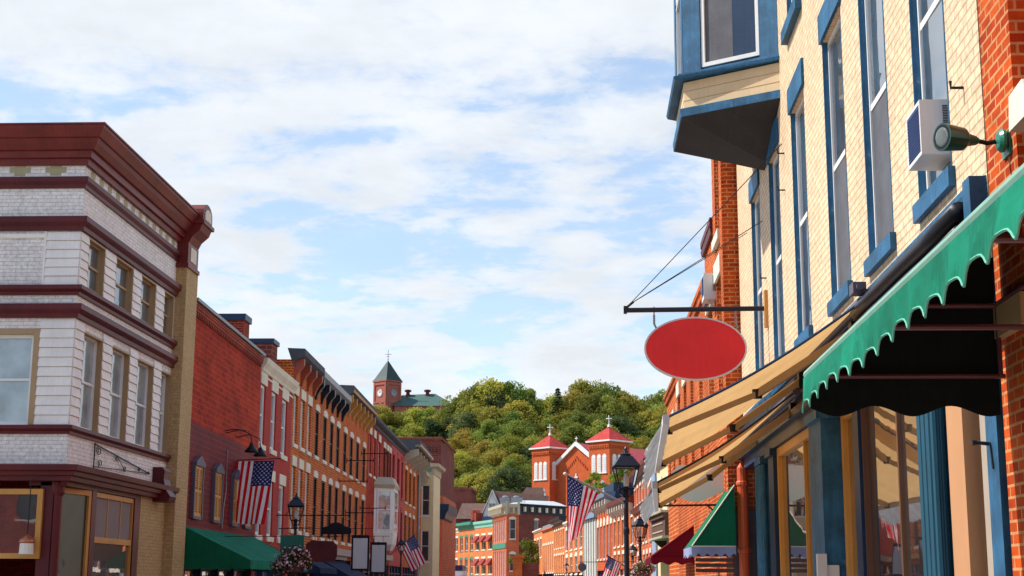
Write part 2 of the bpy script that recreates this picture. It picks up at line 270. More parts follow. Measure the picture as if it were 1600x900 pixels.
# ------------------------------------------------------------------ mesh helpers
class M:
    def __init__(self): self.v = []; self.f = []; self.mi = []
    def poly(self, pts, mi=0):
        b = len(self.v); self.v += [Vector(p) for p in pts]; self.f.append(tuple(range(b, b+len(pts)))); self.mi.append(mi)
    def hexa(self, p, mi=0):            # p: 8 corners, bottom ring then top ring
        b = len(self.v); self.v += [Vector(q) for q in p]
        for f in ((0,3,2,1),(4,5,6,7),(0,1,5,4),(1,2,6,5),(2,3,7,6),(3,0,4,7)):
            self.f.append(tuple(b+i for i in f)); self.mi.append(mi)
    def box(self, x0, x1, y0, y1, z0, z1, mi=0):
        self.hexa([(x0,y0,z0),(x1,y0,z0),(x1,y1,z0),(x0,y1,z0),(x0,y0,z1),(x1,y0,z1),(x1,y1,z1),(x0,y1,z1)], mi)
    def prism(self, a, b, mi=0):        # two matching rings, capped
        n = len(a); k = len(self.v); self.v += [Vector(q) for q in a] + [Vector(q) for q in b]
        self.f.append(tuple(range(k, k+n))); self.f.append(tuple(range(k+2*n-1, k+n-1, -1))); self.mi += [mi, mi]
        for i in range(n):
            j = (i+1) % n; self.f.append((k+i, k+j, k+n+j, k+n+i)); self.mi.append(mi)
    def tube(self, pts, r, n=8, mi=0, r1=None):
        pts = [Vector(p) for p in pts]; rings = []
        for i, p in enumerate(pts):
            d = (pts[min(i+1, len(pts)-1)] - pts[max(i-1, 0)]).normalized()
            u = d.cross(Vector((0, 0, 1)));
            if u.length < 0.05: u = d.cross(Vector((1, 0, 0)))
            u.normalize(); w = d.cross(u)
            rr = r if r1 is None else r + (r1-r)*i/(len(pts)-1)
            if isinstance(r, (list, tuple)): rr = r[i]
            rings.append([p + (u*math.cos(2*math.pi*k/n) + w*math.sin(2*math.pi*k/n))*rr for k in range(n)])
        b = len(self.v)
        for rg in rings: self.v += rg
        for i in range(len(rings)-1):
            for k in range(n):
                j = (k+1) % n; self.f.append((b+i*n+k, b+i*n+j, b+(i+1)*n+j, b+(i+1)*n+k)); self.mi.append(mi)
        self.f.append(tuple(range(b+n-1, b-1, -1))); self.f.append(tuple(b+(len(rings)-1)*n+k for k in range(n))); self.mi += [mi, mi]
    def lathe(self, c, prof, n=12, mi=0, rot=0.0):      # prof: (radius, z)
        b = len(self.v); c = Vector(c)
        for r_, z_ in prof: self.v += [c + Vector((r_*math.cos(rot+2*math.pi*k/n), r_*math.sin(rot+2*math.pi*k/n), z_)) for k in range(n)]
        for i in range(len(prof)-1):
            for k in range(n):
                j = (k+1) % n; self.f.append((b+i*n+k, b+i*n+j, b+(i+1)*n+j, b+(i+1)*n+k)); self.mi.append(mi)
        self.f.append(tuple(range(b+n-1, b-1, -1))); self.f.append(tuple(b+(len(prof)-1)*n+k for k in range(n))); self.mi += [mi, mi]
    def sweep(self, path, prof, mi=0):  # path: plan points, prof: (outward, z); outward is to the right of travel
        n = len(path); rings = []
        P = [Vector((p[0], p[1])) for p in path]
        for i in range(n):
            def nrm(a, b): d = (b-a).normalized(); return Vector((d.y, -d.x))
            if i == 0: o = nrm(P[0], P[1])
            elif i == n-1: o = nrm(P[-2], P[-1])
            else:
                a, c = nrm(P[i-1], P[i]), nrm(P[i], P[i+1]); o = (a+c); o = o/ (o.dot(a))
            rings.append([Vector((P[i].x+o.x*q, P[i].y+o.y*q, z)) for q, z in prof])
        for i in range(n-1):
            if n == 2: self.prism(rings[0], rings[1], mi); return
        k = len(self.v); m_ = len(prof)
        for rg in rings: self.v += rg
        for i in range(n-1):
            for a in range(m_):
                c = (a+1) % m_; self.f.append((k+i*m_+a, k+i*m_+c, k+(i+1)*m_+c, k+(i+1)*m_+a)); self.mi.append(mi)
        self.f.append(tuple(range(k, k+m_))); self.f.append(tuple(range(k+n*m_-1, k+(n-1)*m_-1, -1))); self.mi += [mi, mi]
    def grid(self, fn, nu, nv, mfn=None):
        b = len(self.v)
        for i in range(nu+1):
            for j in range(nv+1): self.v.append(Vector(fn(i/nu, j/nv)))
        for i in range(nu):
            for j in range(nv):
                self.f.append((b+i*(nv+1)+j, b+(i+1)*(nv+1)+j, b+(i+1)*(nv+1)+j+1, b+i*(nv+1)+j+1)); self.mi.append(mfn(i, j) if mfn else 0)

LOC = {}
def link_mesh(mb, name, mats, org, smooth=False, recalc=True):
    me = bpy.data.meshes.new(name)
    me.from_pydata([v-org for v in mb.v], [], mb.f)
    if not isinstance(mats, (list, tuple)): mats = [mats]
    for q in mats: me.materials.append(q)
    for p, i in zip(me.polygons, mb.mi): p.material_index = min(i, len(mats)-1)
    if recalc:
        bm = bmesh.new(); bm.from_mesh(me); bmesh.ops.recalc_face_normals(bm, faces=bm.faces); bm.to_mesh(me); bm.free()
    uvl = me.uv_layers.new(name='UVMap'); ud = uvl.data
    for p in me.polygons:
        n = p.normal
        if abs(n.z) > 0.75:
            for li in p.loop_indices:
                c = me.vertices[me.loops[li].vertex_index].co + org; ud[li].uv = (c.x, c.y)
        else:
            h = math.hypot(n.x, n.y) or 1; tx, ty = -n.y/h, n.x/h
            if (abs(tx) > abs(ty) and tx < 0) or (abs(ty) >= abs(tx) and ty < 0): tx, ty = -tx, -ty
            for li in p.loop_indices:
                c = me.vertices[me.loops[li].vertex_index].co + org; ud[li].uv = (c.x*tx+c.y*ty, c.z)
        p.use_smooth = smooth
    o = bpy.data.objects.new(name, me); COL.objects.link(o); return o
def tag(o, label, cat, group=None, kind=None):
    if label: o['label'] = label
    if cat: o['category'] = cat
    if group: o['group'] = group
    if kind: o['kind'] = kind
    return o
def thing(name, label, cat, loc=(0, 0, 0), group=None):
    o = bpy.data.objects.new(name, None); COL.objects.link(o); o.location = loc; o.empty_display_size = 0.3
    LOC[o.name] = Vector(loc); return tag(o, label, cat, group)
def part(mb, name, mats, parent, smooth=False, label=None, recalc=True):
    org = LOC[parent.name]; o = link_mesh(mb, name, mats, org, smooth, recalc); o.parent = parent; LOC[o.name] = org
    if label: o['label'] = label
    return o
def solo(mb, name, label, cat, mats, loc, group=None, kind=None, smooth=False):
    loc = Vector(loc); o = link_mesh(mb, name, mats, loc, smooth); o.location = loc; LOC[o.name] = loc
    return tag(o, label, cat, group, kind)
def copytree(src, parent=None):
    c = src.copy(); COL.objects.link(c); c.parent = parent
    for ch in list(src.children): copytree(ch, c)
    return c
def place(src, loc, rz=0, sc=1, label=None, first=False):
    o = src if first else copytree(src)
    o.location = loc; o.rotation_euler = (0, 0, rz); o.scale = (sc, sc, sc)
    if label: o['label'] = label
    return o

class Fr:                                  # a facade line in plan: s along, o outward, z up
    def __init__(self, p0, p1):
        a, b = Vector((p0[0], p0[1])), Vector((p1[0], p1[1])); self.a = a; self.len = (b-a).length
        self.d = (b-a).normalized(); self.n = Vector((self.d.y, -self.d.x))
    def p(self, s, o, z):
        q = self.a + self.d*s + self.n*o; return Vector((q.x, q.y, z))
    def xy(self, s, o=0):
        q = self.a + self.d*s + self.n*o; return (q.x, q.y)
    def box(self, m_, s0, s1, o0, o1, z0, z1, mi=0):
        m_.hexa([self.p(s0,o0,z0), self.p(s1,o0,z0), self.p(s1,o1,z0), self.p(s0,o1,z0),
                 self.p(s0,o0,z1), self.p(s1,o0,z1), self.p(s1,o1,z1), self.p(s0,o1,z1)], mi)
    def sz(self, m_, pts, o0, o1, mi=0):   # outline in the facade plane
        m_.prism([self.p(s, o0, z) for s, z in pts], [self.p(s, o1, z) for s, z in pts], mi)
    def oz(self, m_, pts, s0, s1, mi=0):   # outline in section
        m_.prism([self.p(s0, o, z) for o, z in pts], [self.p(s1, o, z) for o, z in pts], mi)
    def wall(self, m_, s0, s1, z0, z1, ops=(), depth=0.18, o=0.0, mfn=None, zcuts=()):
        S = sorted({s0, s1, *[q for w in ops for q in w[:2]]}); Z = sorted({z0, z1, *[q for w in ops for q in w[2:4]], *zcuts})
        for i in range(len(S)-1):
            for j in range(len(Z)-1):
                cs, cz = (S[i]+S[i+1])/2, (Z[j]+Z[j+1])/2
                if any(w[0] < cs < w[1] and w[2] < cz < w[3] for w in ops): continue
                m_.poly([self.p(S[i],o,Z[j]), self.p(S[i+1],o,Z[j]), self.p(S[i+1],o,Z[j+1]), self.p(S[i],o,Z[j+1])], mfn(cs, cz) if mfn else 0)
        for w in ops:
            if len(w) > 4: continue
            a, b, c, d = w[:4]; k = mfn((a+b)/2, (c+d)/2) if mfn else 0; q = o-depth
            m_.poly([self.p(a,o,c), self.p(a,q,c), self.p(a,q,d), self.p(a,o,d)], k)
            m_.poly([self.p(b,o,c), self.p(b,q,c), self.p(b,q,d), self.p(b,o,d)], k)
            m_.poly([self.p(a,o,c), self.p(b,o,c), self.p(b,q,c), self.p(a,q,c)], k)
            m_.poly([self.p(a,o,d), self.p(b,o,d), self.p(b,q,d), self.p(a,q,d)], k)
    def shell(self, m_, s0, s1, z0, z1, D, mi=0, roof_mi=None, drop=0.35):   # sides, back and roof of the block
        p = self.p; o = 0.0
        m_.poly([p(s0,o,z0), p(s0,-D,z0), p(s0,-D,z1), p(s0,o,z1)], mi); m_.poly([p(s1,o,z0), p(s1,-D,z0), p(s1,-D,z1), p(s1,o,z1)], mi)
        m_.poly([p(s0,-D,z0), p(s1,-D,z0), p(s1,-D,z1), p(s0,-D,z1)], mi)
        m_.poly([p(s0,o,z1-drop), p(s1,o,z1-drop), p(s1,-D,z1-drop), p(s0,-D,z1-drop)], mi if roof_mi is None else roof_mi)
        m_.poly([p(s0,-0.3,z1-drop), p(s1,-0.3,z1-drop), p(s1,-0.3,z1), p(s0,-0.3,z1)], mi)
        m_.poly([p(s0,o,z1), p(s1,o,z1), p(s1,-0.3,z1), p(s0,-0.3,z1)], mi)

def window(fr, root, a, b, c, d, depth=0.14, fmat=None, gmat=None, fw_=0.07, sill=None, lintel=None, style='sash', rows=1, cols=1, gmat2=None, arch=0.0, sh=0.14, lh=0.32, ov=0.1, panes=True, o=0.0, sp=0.07, ft=0.08):
    """one window: its frame, with pane, sill and lintel as sub-parts"""
    fmat = fmat or white_trim; gmat = gmat or g_sky
    m_ = M(); q0, q1 = o-depth+0.03-ft, o-depth+0.03
    fr.box(m_, a, a+fw_, q0, q1, c, d); fr.box(m_, b-fw_, b, q0, q1, c, d)
    fr.box(m_, a+fw_, b-fw_, q0, q1, c, c+fw_); fr.box(m_, a+fw_, b-fw_, q0, q1, d-fw_, d)
    mid = (c+d)/2
    if style == 'sash': fr.box(m_, a+fw_, b-fw_, q0, q1-min(0.02, ft*0.3), mid-0.03, mid+0.03)
    ia, ib, ic, id_ = a+fw_, b-fw_, c+fw_, d-fw_
    for k in range(1, cols): x = ia+(ib-ia)*k/cols; fr.box(m_, x-0.015, x+0.015, q0, q1-0.03, ic, id_)
    for k in range(1, rows): z = ic+(id_-ic)*k/rows; fr.box(m_, ia, ib, q0, q1-0.032, z-0.015, z+0.015)
    w = part(m_, 'window', fmat, root)
    g = M(); tilt = random.uniform(-0.006, 0.006)
    if gmat2 is not None:
        fr.box(g, ia, ib, q0-0.02, q0+0.004, mid, id_, 0); fr.box(g, ia, ib, q0-0.02, q0+0.012, ic, mid, 1)
        part(g, 'pane', [gmat, gmat2], w)
    else:
        g.hexa([fr.p(ia,q0-0.01,ic), fr.p(ib,q0-0.01,ic), fr.p(ib,q0+0.012-tilt,ic), fr.p(ia,q0+0.012+tilt,ic), fr.p(ia,q0-0.01,id_), fr.p(ib,q0-0.01,id_), fr.p(ib,q0+0.012-tilt,id_), fr.p(ia,q0+0.012+tilt,id_)])
        part(g, 'pane', gmat, w)
    if sill: s_ = M(); fr.box(s_, a-ov, b+ov, o-depth+0.02, o+sp, c-sh, c-0.002); part(s_, 'sill', sill, w)
    if lintel:
        l_ = M()
        if arch:
            n = 8; pts = [(a-ov+(b-a+2*ov)*k/n, d+lh*0.55+arch*(1-((k/n)*2-1)**2)) for k in range(n+1)]
            fr.sz(l_, [(b+ov, d+0.002), (a-ov, d+0.002)] + pts, o-0.02, o+0.05)
        else: fr.box(l_, a-ov, b+ov, o-0.02, o+0.045, d+0.002, d+lh)
        part(l_, 'lintel', lintel, w)
    return w

def shopfront(fr, root, s0, s1, z0, z1, n, fmat, gmat, o=-0.25, pier=0.22):
    m_ = M(); g = M(); w = (s1-s0)/n
    for k in range(n+1):
        x = s0+w*k; fr.box(m_, max(s0, x-pier/2), min(s1, x+pier/2), o-0.1, o+0.16, z0, z1)
    fr.box(m_, s0, s1, o-0.08, o+0.10, z0, z0+0.5); fr.box(m_, s0, s1, o-0.08, o+0.09, z1-0.62, z1-0.52)
    f = part(m_, 'shopfront', fmat, root)
    for k in range(n):
        fr.box(g, s0+w*k+pier/2, s0+w*(k+1)-pier/2, o-0.06, o-0.02, z0+0.5, z1)
    part(g, 'shop_window', gmat, f)
    return f

# ------------------------------------------------------------------ ground, roads
def terrain_z(x, y):
    t = max(0.0, (y-306)/174.0); z = 50*min(1, t)**1.0 if t < 1 else 50
    z = 0 if t <= 0 else (43*(3*t*t-2*t**3)*0.35 + 43*t*0.65 if t < 1 else 43)
    return z - 0.05
g = M()
YS = [-150, -60, -20, 0, 20, 60, 120, 180, 240, 290] + [306+i*12 for i in range(18)] + [560, 640, 760, 1200, 2500, 5000]
XS = [-3000, -1200, -500, -250, -150] + [-120+i*15 for i in range(17)] + [150, 250, 500, 1200, 3000]
b0 = len(g.v)
for y in YS:
    for x in XS: g.v.append(Vector((x, y, terrain_z(x, y) + (1.2*math.sin(x*.11+y*.07) if y > 320 else 0))))
for i in range(len(YS)-1):
    for j in range(len(XS)-1):
        k = b0+i*len(XS)+j; g.f.append((k, k+1, k+1+len(XS), k+len(XS))); g.mi.append(1 if YS[i] >= 290 else 0)
ground = solo(g, 'ground', None, None, [paving, grass], (0, 0, 0), kind='structure')
CL = [(-5.2, -60), (-5.2, 46), (-5.8, 80), (-6.6, 120), (-8.8, 165), (-14.5, 215), (-27, 268), (-50, 300)]   # centre of the street
def strip(o0, o1, z0, z1, name, mt, path=CL):
    m_ = M(); pr = [(o0, z0), (o1, z0), (o1, z1), (o0, z1)]; m_.sweep(path, pr); return solo(m_, name, None, None, mt, (0, 0, 0), kind='structure')
strip(-4.6, 4.6, -0.046, 0.004, 'road', asphalt)
strip(4.6, 4.78, -0.046, 0.13, 'kerb', kerbm); strip(-4.78, -4.6, -0.046, 0.13, 'kerb', kerbm)
strip(4.782, 9.0, -0.046, 0.12, 'pavement', paving); strip(-7.3, -4.782, -0.046, 0.12, 'pavement', paving)
ln = M()
for i in range(24):
    y = -10+i*6; x = -5.2 if y < 46 else -5.2-0.018*(y-46); ln.box(x-0.06, x+0.06, y, y+3, 0.0045, 0.008)
solo(ln, 'road_marking', None, None, linem, (0, 0, 0), kind='structure')

# ------------------------------------------------------------------ LEFT: white corner building
A = Fr((-12.5, 30), (-12.5, 46)); AF = Fr((-24, 34.9), (-12.5, 34.9))        # side along the street, front towards the camera
rootA = thing('corner_building', 'three storey white painted corner building with burgundy cornices and tan trimmed windows', 'building', (-12.5, 34.9, 0))
upw = [(5.45, 6.75), (7.65, 9.2), (9.95, 11.4), (12.25, 13.3)]; low = [(5.5, 7.0), (7.75, 9.3), (10.0, 11.6), (12.35, 13.4)]
opsU = [(a, b, 8.95, 10.25) for a, b in upw]; opsL = [(a, b, 5.42, 7.85) for a, b in low]
shopop = [(4.9, 7.0, 0.0, 4.06, 1), (7.2, 10.6, 0.7, 3.95)]
w = M(); A.wall(w, 4.9, 15.5, 0, 12.6, opsU+opsL+shopop, 0.34)
AFops = [(4.0, 10.65, 5.42, 7.8), (3.0, 11.5, 0.9, 4.06, 1)]
AF.wall(w, 0, 11.5, 0, 12.6, AFops, 0.30)
w.poly([A.p(15.5,0,0), A.p(15.5,-11.5,0), A.p(15.5,-11.5,12.6), A.p(15.5,0,12.6)]); w.poly([AF.p(0,0,0), AF.p(0,-10.6,0), AF.p(0,-10.6,12.6), AF.p(0,0,12.6)])
w.poly([A.p(4.9,-0.3,12.5), A.p(15.5,-0.3,12.5), A.p(15.5,-11.5,12.5), A.p(4.9,-11.5,12.5)])
part(w, 'wall', cream_brick, rootA)
PATH = [(-24, 34.9), (-12.5, 34.9), (-12.5, 44.3)]
PA = [(-24, 34.9), (-12.5, 34.9), (-12.5, 43.5)]
def bandA(z0, z1, pr, name='band', mt=burg, path=PA):
    m_ = M(); m_.sweep(path, pr); return part(m_, name, mt, rootA)
def mould(z0, z1, p, base=0.0): return [(base, z0), (p*0.45, z0), (p*0.5, z0+(z1-z0)*0.3), (p*0.85, z0+(z1-z0)*0.5), (p, z0+(z1-z0)*0.6), (p, z1), (base, z1+0.015)]
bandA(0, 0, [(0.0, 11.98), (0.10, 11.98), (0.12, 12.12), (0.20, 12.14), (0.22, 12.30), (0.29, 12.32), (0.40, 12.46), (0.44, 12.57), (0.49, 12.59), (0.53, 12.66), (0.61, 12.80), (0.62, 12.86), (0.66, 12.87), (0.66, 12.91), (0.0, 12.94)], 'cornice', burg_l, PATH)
bandA(0, 0, mould(11.38, 11.66, 0.14)); bandA(0, 0, mould(10.28, 10.62, 0.20)); bandA(0, 0, mould(8.64, 8.88, 0.16)); bandA(0, 0, mould(8.06, 8.40, 0.20))
bandA(0, 0, mould(5.19, 5.40, 0.15))
bandA(0, 0, [(0.0, 4.05), (0.22, 4.05), (0.24, 4.15), (0.32, 4.17), (0.34, 4.26), (0.42, 4.29), (0.45, 4.42), (0.0, 4.47)], 'shop_cornice', burg)
# olive lozenges of the frieze
m_ = M()
def loz(f, s, z, q=1.0):
    f.sz(m_, [(s-0.27*q, z-0.07), (s-0.14*q, z-0.07), (s-0.14*q, z-0.15), (s+0.14*q, z-0.15), (s+0.14*q, z-0.07), (s+0.27*q, z-0.07), (s+0.27*q, z+0.07), (s+0.14*q, z+0.07), (s+0.14*q, z+0.15), (s-0.14*q, z+0.15), (s-0.14*q, z+0.07), (s-0.27*q, z+0.07)], 0.003, 0.008)
for k in range(8): m_ = M(); loz(AF, 10.75-k*0.92, 11.87); part(m_, 'frieze_ornament', olive, rootA)
for k in range(12): m_ = M(); loz(A, 5.5+k*0.68, 11.87, 0.6); part(m_, 'frieze_ornament', olive, rootA)
# clapboard piers
m_ = M()
def claps(f, s0, s1, z0, z1, o=0.0, h=0.245):
    n = max(1, round((z1-z0)/h)); h = (z1-z0)/n
    for k in range(n):
        a = z0+k*h; f.hexa_ = None
        m_.hexa([f.p(s0,o+0.002,a), f.p(s1,o+0.002,a), f.p(s1,o+0.055,a), f.p(s0,o+0.055,a), f.p(s0,o+0.002,a+h-0.012), f.p(s1,o+0.002,a+h-0.012), f.p(s1,o+0.022,a+h-0.012), f.p(s0,o+0.022,a+h-0.012)])
edges = [4.9] + [q for ab in upw for q in ab]; 
for f_, a, b, c, d in [(A, p[1] if p else 4.9, q[0], 8.9, 10.26) for p, q in zip([None]+upw, upw)]+[(A, p[1] if p else 4.9, q[0], 5.42, 8.04) for p, q in zip([None]+low, low)]+[(AF, 10.65, 11.5, 8.9, 10.26), (AF, 10.65, 11.5, 5.42, 8.04)]:
    m_ = M(); claps(f_, a, b, c, d); part(m_, 'clapboard_pier', siding, rootA)
m_ = M(); AF.box(m_, 10.60, 10.648, 0, 0.05, 8.9, 10.26); AF.box(m_, 4.0, 10.6, 0.0, 0.045, 10.1, 10.2); AF.box(m_, 9.0, 9.02, 0, 0.012, 10.64, 11.36)
part(m_, 'panel_moulding', siding, rootA)
for i, (a, b) in enumerate(upw):
    window(A, rootA, a, b, 8.95, 10.25, 0.12, trim_tan, g_sky, 0.09); m_ = M(); 
    A.box(m_, a, a+0.05, -0.28, 0.03, 8.95, 10.2); A.box(m_, b-0.05, b, -0.28, 0.03, 8.95, 10.2); A.box(m_, a, b, -0.28, 0.03, 10.201, 10.25); part(m_, 'window_casing', trim_tan, rootA)
for i, (a, b) in enumerate(low):
    window(A, rootA, a, b, 5.42, 7.85, 0.15, white_trim, g_curtain, 0.08); m_ = M()
    A.box(m_, a, a+0.05, -0.25, 0.03, 5.42, 7.8); A.box(m_, b-0.05, b, -0.25, 0.03, 5.42, 7.8); A.box(m_, a, b, -0.25, 0.03, 7.801, 7.85); part(m_, 'window_casing', trim_tan, rootA)
m_ = M(); AF.box(m_, 4.0, 4.15, -0.2, 0.04, 5.42, 7.8); AF.box(m_, 10.5, 10.648, -0.2, 0.04, 5.42, 7.8); AF.box(m_, 4.15, 10.5, -0.2, 0.04, 7.66, 7.8); part(m_, 'window_casing', trim_tan, rootA)
for a in (4.15, 7.35): window(AF, rootA, a, a+3.15, 5.42, 7.66, 0.12, white_trim, g_curtain, 0.09)
# tan end pilaster, parapet bracket with its arched top
m_ = M(); A.box(m_, 13.45, 14.75, -0.3, 0.34, 0, 11.2); part(m_, 'pilaster', tan_brick, rootA)
m_ = M(); A.box(m_, 14.76, 15.5, -0.3, 0.02, 0, 11.4); part(m_, 'wall_end', tan_brick, rootA)
m_ = M(); A.box(m_, 13.35, 14.7, 0, 0.40, 11.2, 11.32); A.box(m_, 13.42, 14.6, 0, 0.36, 11.32, 12.0)
A.oz(m_, [(0, 12.0), (0.36, 12.0), (0.46, 12.2), (0.68, 12.4), (0.76, 12.6), (0, 12.6)], 13.46, 14.56)
A.box(m_, 13.4, 14.66, -0.2, 0.82, 12.6, 12.72)
arc = [(13.48+1.1*(1-math.cos(math.pi*k/10))/2, 12.98+0.34*math.sin(math.pi*k/10)) for k in range(11)]
A.sz(m_, [(14.58, 12.72), (13.48, 12.72)]+arc, -0.2, 0.76)
brk = part(m_, 'parapet_bracket', burg_l, rootA)
m_ = M(); arc = [(13.68+0.7*(1-math.cos(math.pi*k/10))/2, 12.95+0.2*math.sin(math.pi*k/10)) for k in range(11)]
A.sz(m_, [(14.38, 12.78), (13.68, 12.78)]+arc, 0.76, 0.785); part(m_, 'arched_panel', stone, brk); m_ = M(); A.box(m_, 13.7, 14.35, 0.36, 0.375, 11.45, 11.9); part(m_, 'bracket_panel', stone, brk)
# shopfront
m_ = M(); m_.lathe((-12.72, 35.08, 0), [(0.17, 0), (0.17, 0.3), (0.13, 0.34), (0.12, 3.7), (0.17, 3.78), (0.17, 4.04)], 14); part(m_, 'corner_column', burg, rootA, smooth=False)
m_ = M(); AF.box(m_, 10.9, 11.22, -0.35, -0.05, 0, 4.04); AF.box(m_, 0, 9.9, -0.3, -0.02, 0, 1.0); AF.box(m_, 2.0, 9.9, -0.12, 0.0, 3.92, 4.05); A.box(m_, 6.9, 7.25, -0.3, 0.03, 0, 4.04); A.box(m_, 10.5, 10.95, -0.2, 0.03, 0, 4.04); A.box(m_, 4.95, 10.6, -0.9, 0.04, 3.95, 4.05); A.box(m_, 7.2, 10.6, -0.2, 0.03, 0, 0.7); part(m_, 'shop_pier', burg, rootA)
def bigframe(f, a, b, c, d, o, wf, mt, gm, cols=(), rows=()):
    x = M(); f.box(x, a, a+wf, o-0.05, o+0.05, c, d); f.box(x, b-wf, b, o-0.05, o+0.05, c, d); f.box(x, a+wf, b-wf, o-0.05, o+0.05, c, c+wf); f.box(x, a+wf, b-wf, o-0.05, o+0.05, d-wf, d)
    for q in cols: f.box(x, q-0.02, q+0.02, o-0.04, o+0.02, rows[0] if rows else c+wf, d-wf)
    for q in rows: f.box(x, a+wf, b-wf, o-0.052, o+0.052, q-wf*0.6, q+wf*0.6)
    w_ = part(x, 'window', mt, rootA); y = M(); f.box(y, a+wf, b-wf, o-0.03, o-0.01, c+wf, d-wf); part(y, 'pane', gm, w_); return w_
bigframe(AF, 6.0, 11.0, 2.2, 3.86, 0.0, 0.13, wood_o, g_shop)
AR = Fr((-12.95, 35.15), (-12.53, 36.95)); bigframe(AR, 0.02, 1.82, 0.7, 3.94, 0.0, 0.13, wood_o, g_dark)
x = M(); AR.box(x, 0.0, 1.84, -0.1, 0.02, 0, 0.7); part(x, 'recess_wall', burg, rootA)
bigframe(A, 7.25, 10.55, 0.7, 3.93, -0.06, 0.12, wood_o, g_shop, cols=(8.4, 9.5), rows=(2.72,))
x = M(); A.box(x, 7.4, 10.4, -0.078, -0.062, 2.8, 3.8); part(x, 'roller_blind', paint('grey_blind', (0.26, 0.21, 0.20), 0.8, 0.1), rootA)
x = M(); A.box(x, 11.0, 13.55, -0.02, 0.04, 0, 4.04); part(x, 'shop_wall', tan_brick, rootA)
m_ = M(); A.oz(m_, [(0, 3.95), (0.5, 3.95), (0.56, 4.1), (0.42, 4.3), (0.34, 4.6), (0.36, 4.85), (0.28, 4.95), (0, 4.95)], 12.1, 12.75); part(m_, 'cornice_bracket', burg, rootA)
# wrought iron scroll bracket lying along the wall
m_ = M(); o_ = 0.06
m_.tube([A.p(6.75, o_, 4.5), A.p(6.75, o_, 5.15)], 0.018, 6); m_.tube([A.p(6.75, o_, 5.12), A.p(11.6, o_, 4.72)], 0.018, 6); m_.tube([A.p(6.75, o_, 4.55), A.p(11.6, o_, 4.72)], 0.012, 6)
def scroll(cs, cz, r, t0, turns=1.4, sgn=1):
    pts = []
    for k in range(22):
        t = k/21; an = t0+sgn*turns*2*math.pi*t; rr = r*(1-0.75*t); pts.append(A.p(cs+rr*1.6*math.cos(an), o_, cz+rr*math.sin(an)))
    m_.tube(pts, 0.012, 5)
scroll(7.1, 4.98, 0.13, 2.0); scroll(7.25, 4.66, 0.11, -2.0, sgn=-1); scroll(8.6, 4.9, 0.09, 1.0); scroll(9.3, 4.68, 0.08, -1.0, sgn=-1); scroll(10.6, 4.76, 0.06, 1.5); scroll(11.5, 4.72, 0.05, 0)
m_.tube([A.p(8.6, o_, 4.95), A.p(9.3, o_, 4.65)], 0.01, 5)
part(m_, 'scroll_bracket', black, rootA)
# pendant lamp
pl = thing('pendant_lamp', 'small copper pendant lamp hanging on a cord before the corner shop window', 'lamp', (-13.72, 35.45, 2.3))
m_ = M(); m_.tube([(-13.72, 35.3, 4.05), (-13.72, 35.3, 2.75)], 0.012, 6); part(m_, 'cord', black, pl)
m_ = M(); m_.lathe((-13.72, 35.3, 2.3), [(0.03, 0.47), (0.05, 0.43), (0.16, 0.36), (0.19, 0.29), (0.18, 0.27)][::-1], 12); part(m_, 'cap', copper, pl, smooth=True)
m_ = M(); m_.lathe((-13.72, 35.3, 2.3), [(0.19, 0), (0.17, 0.02), (0.16, 0.26)], 12); part(m_, 'shade', sign_cream, pl)
for o in (pl,): o.location = (-13.72, 35.3, 2.3)
for ch in pl.children: ch.location = (0, 0.15, 0)
pl.location = (-13.22, 34.62, 2.3)

# ------------------------------------------------------------------ LEFT ROW
Lr = Fr((-12.5, 46), (-12.5-0.9, 76))
def building(name_loc_s, label, s0, s1, H, D, mat, fr, ops, cat='building', name='row_building', mfn=None, mats=None, depth=0.16, zcuts=(), group=None, roof=roofmat, o=0.0, z0=0.0):
    q = fr.p(name_loc_s, 0, z0); rt_ = thing(name, label, cat, q, group)
    w_ = M(); fr.wall(w_, s0, s1, z0, H, ops, depth, 0.0, mfn, zcuts); k = 0 if not mats else len(mats)
    mm = (mats or [mat]) + [roof]
    fr.shell(w_, s0, s1, z0, H, D, 0, len(mm)-1)
    part(w_, 'wall', mm, rt_); return rt_
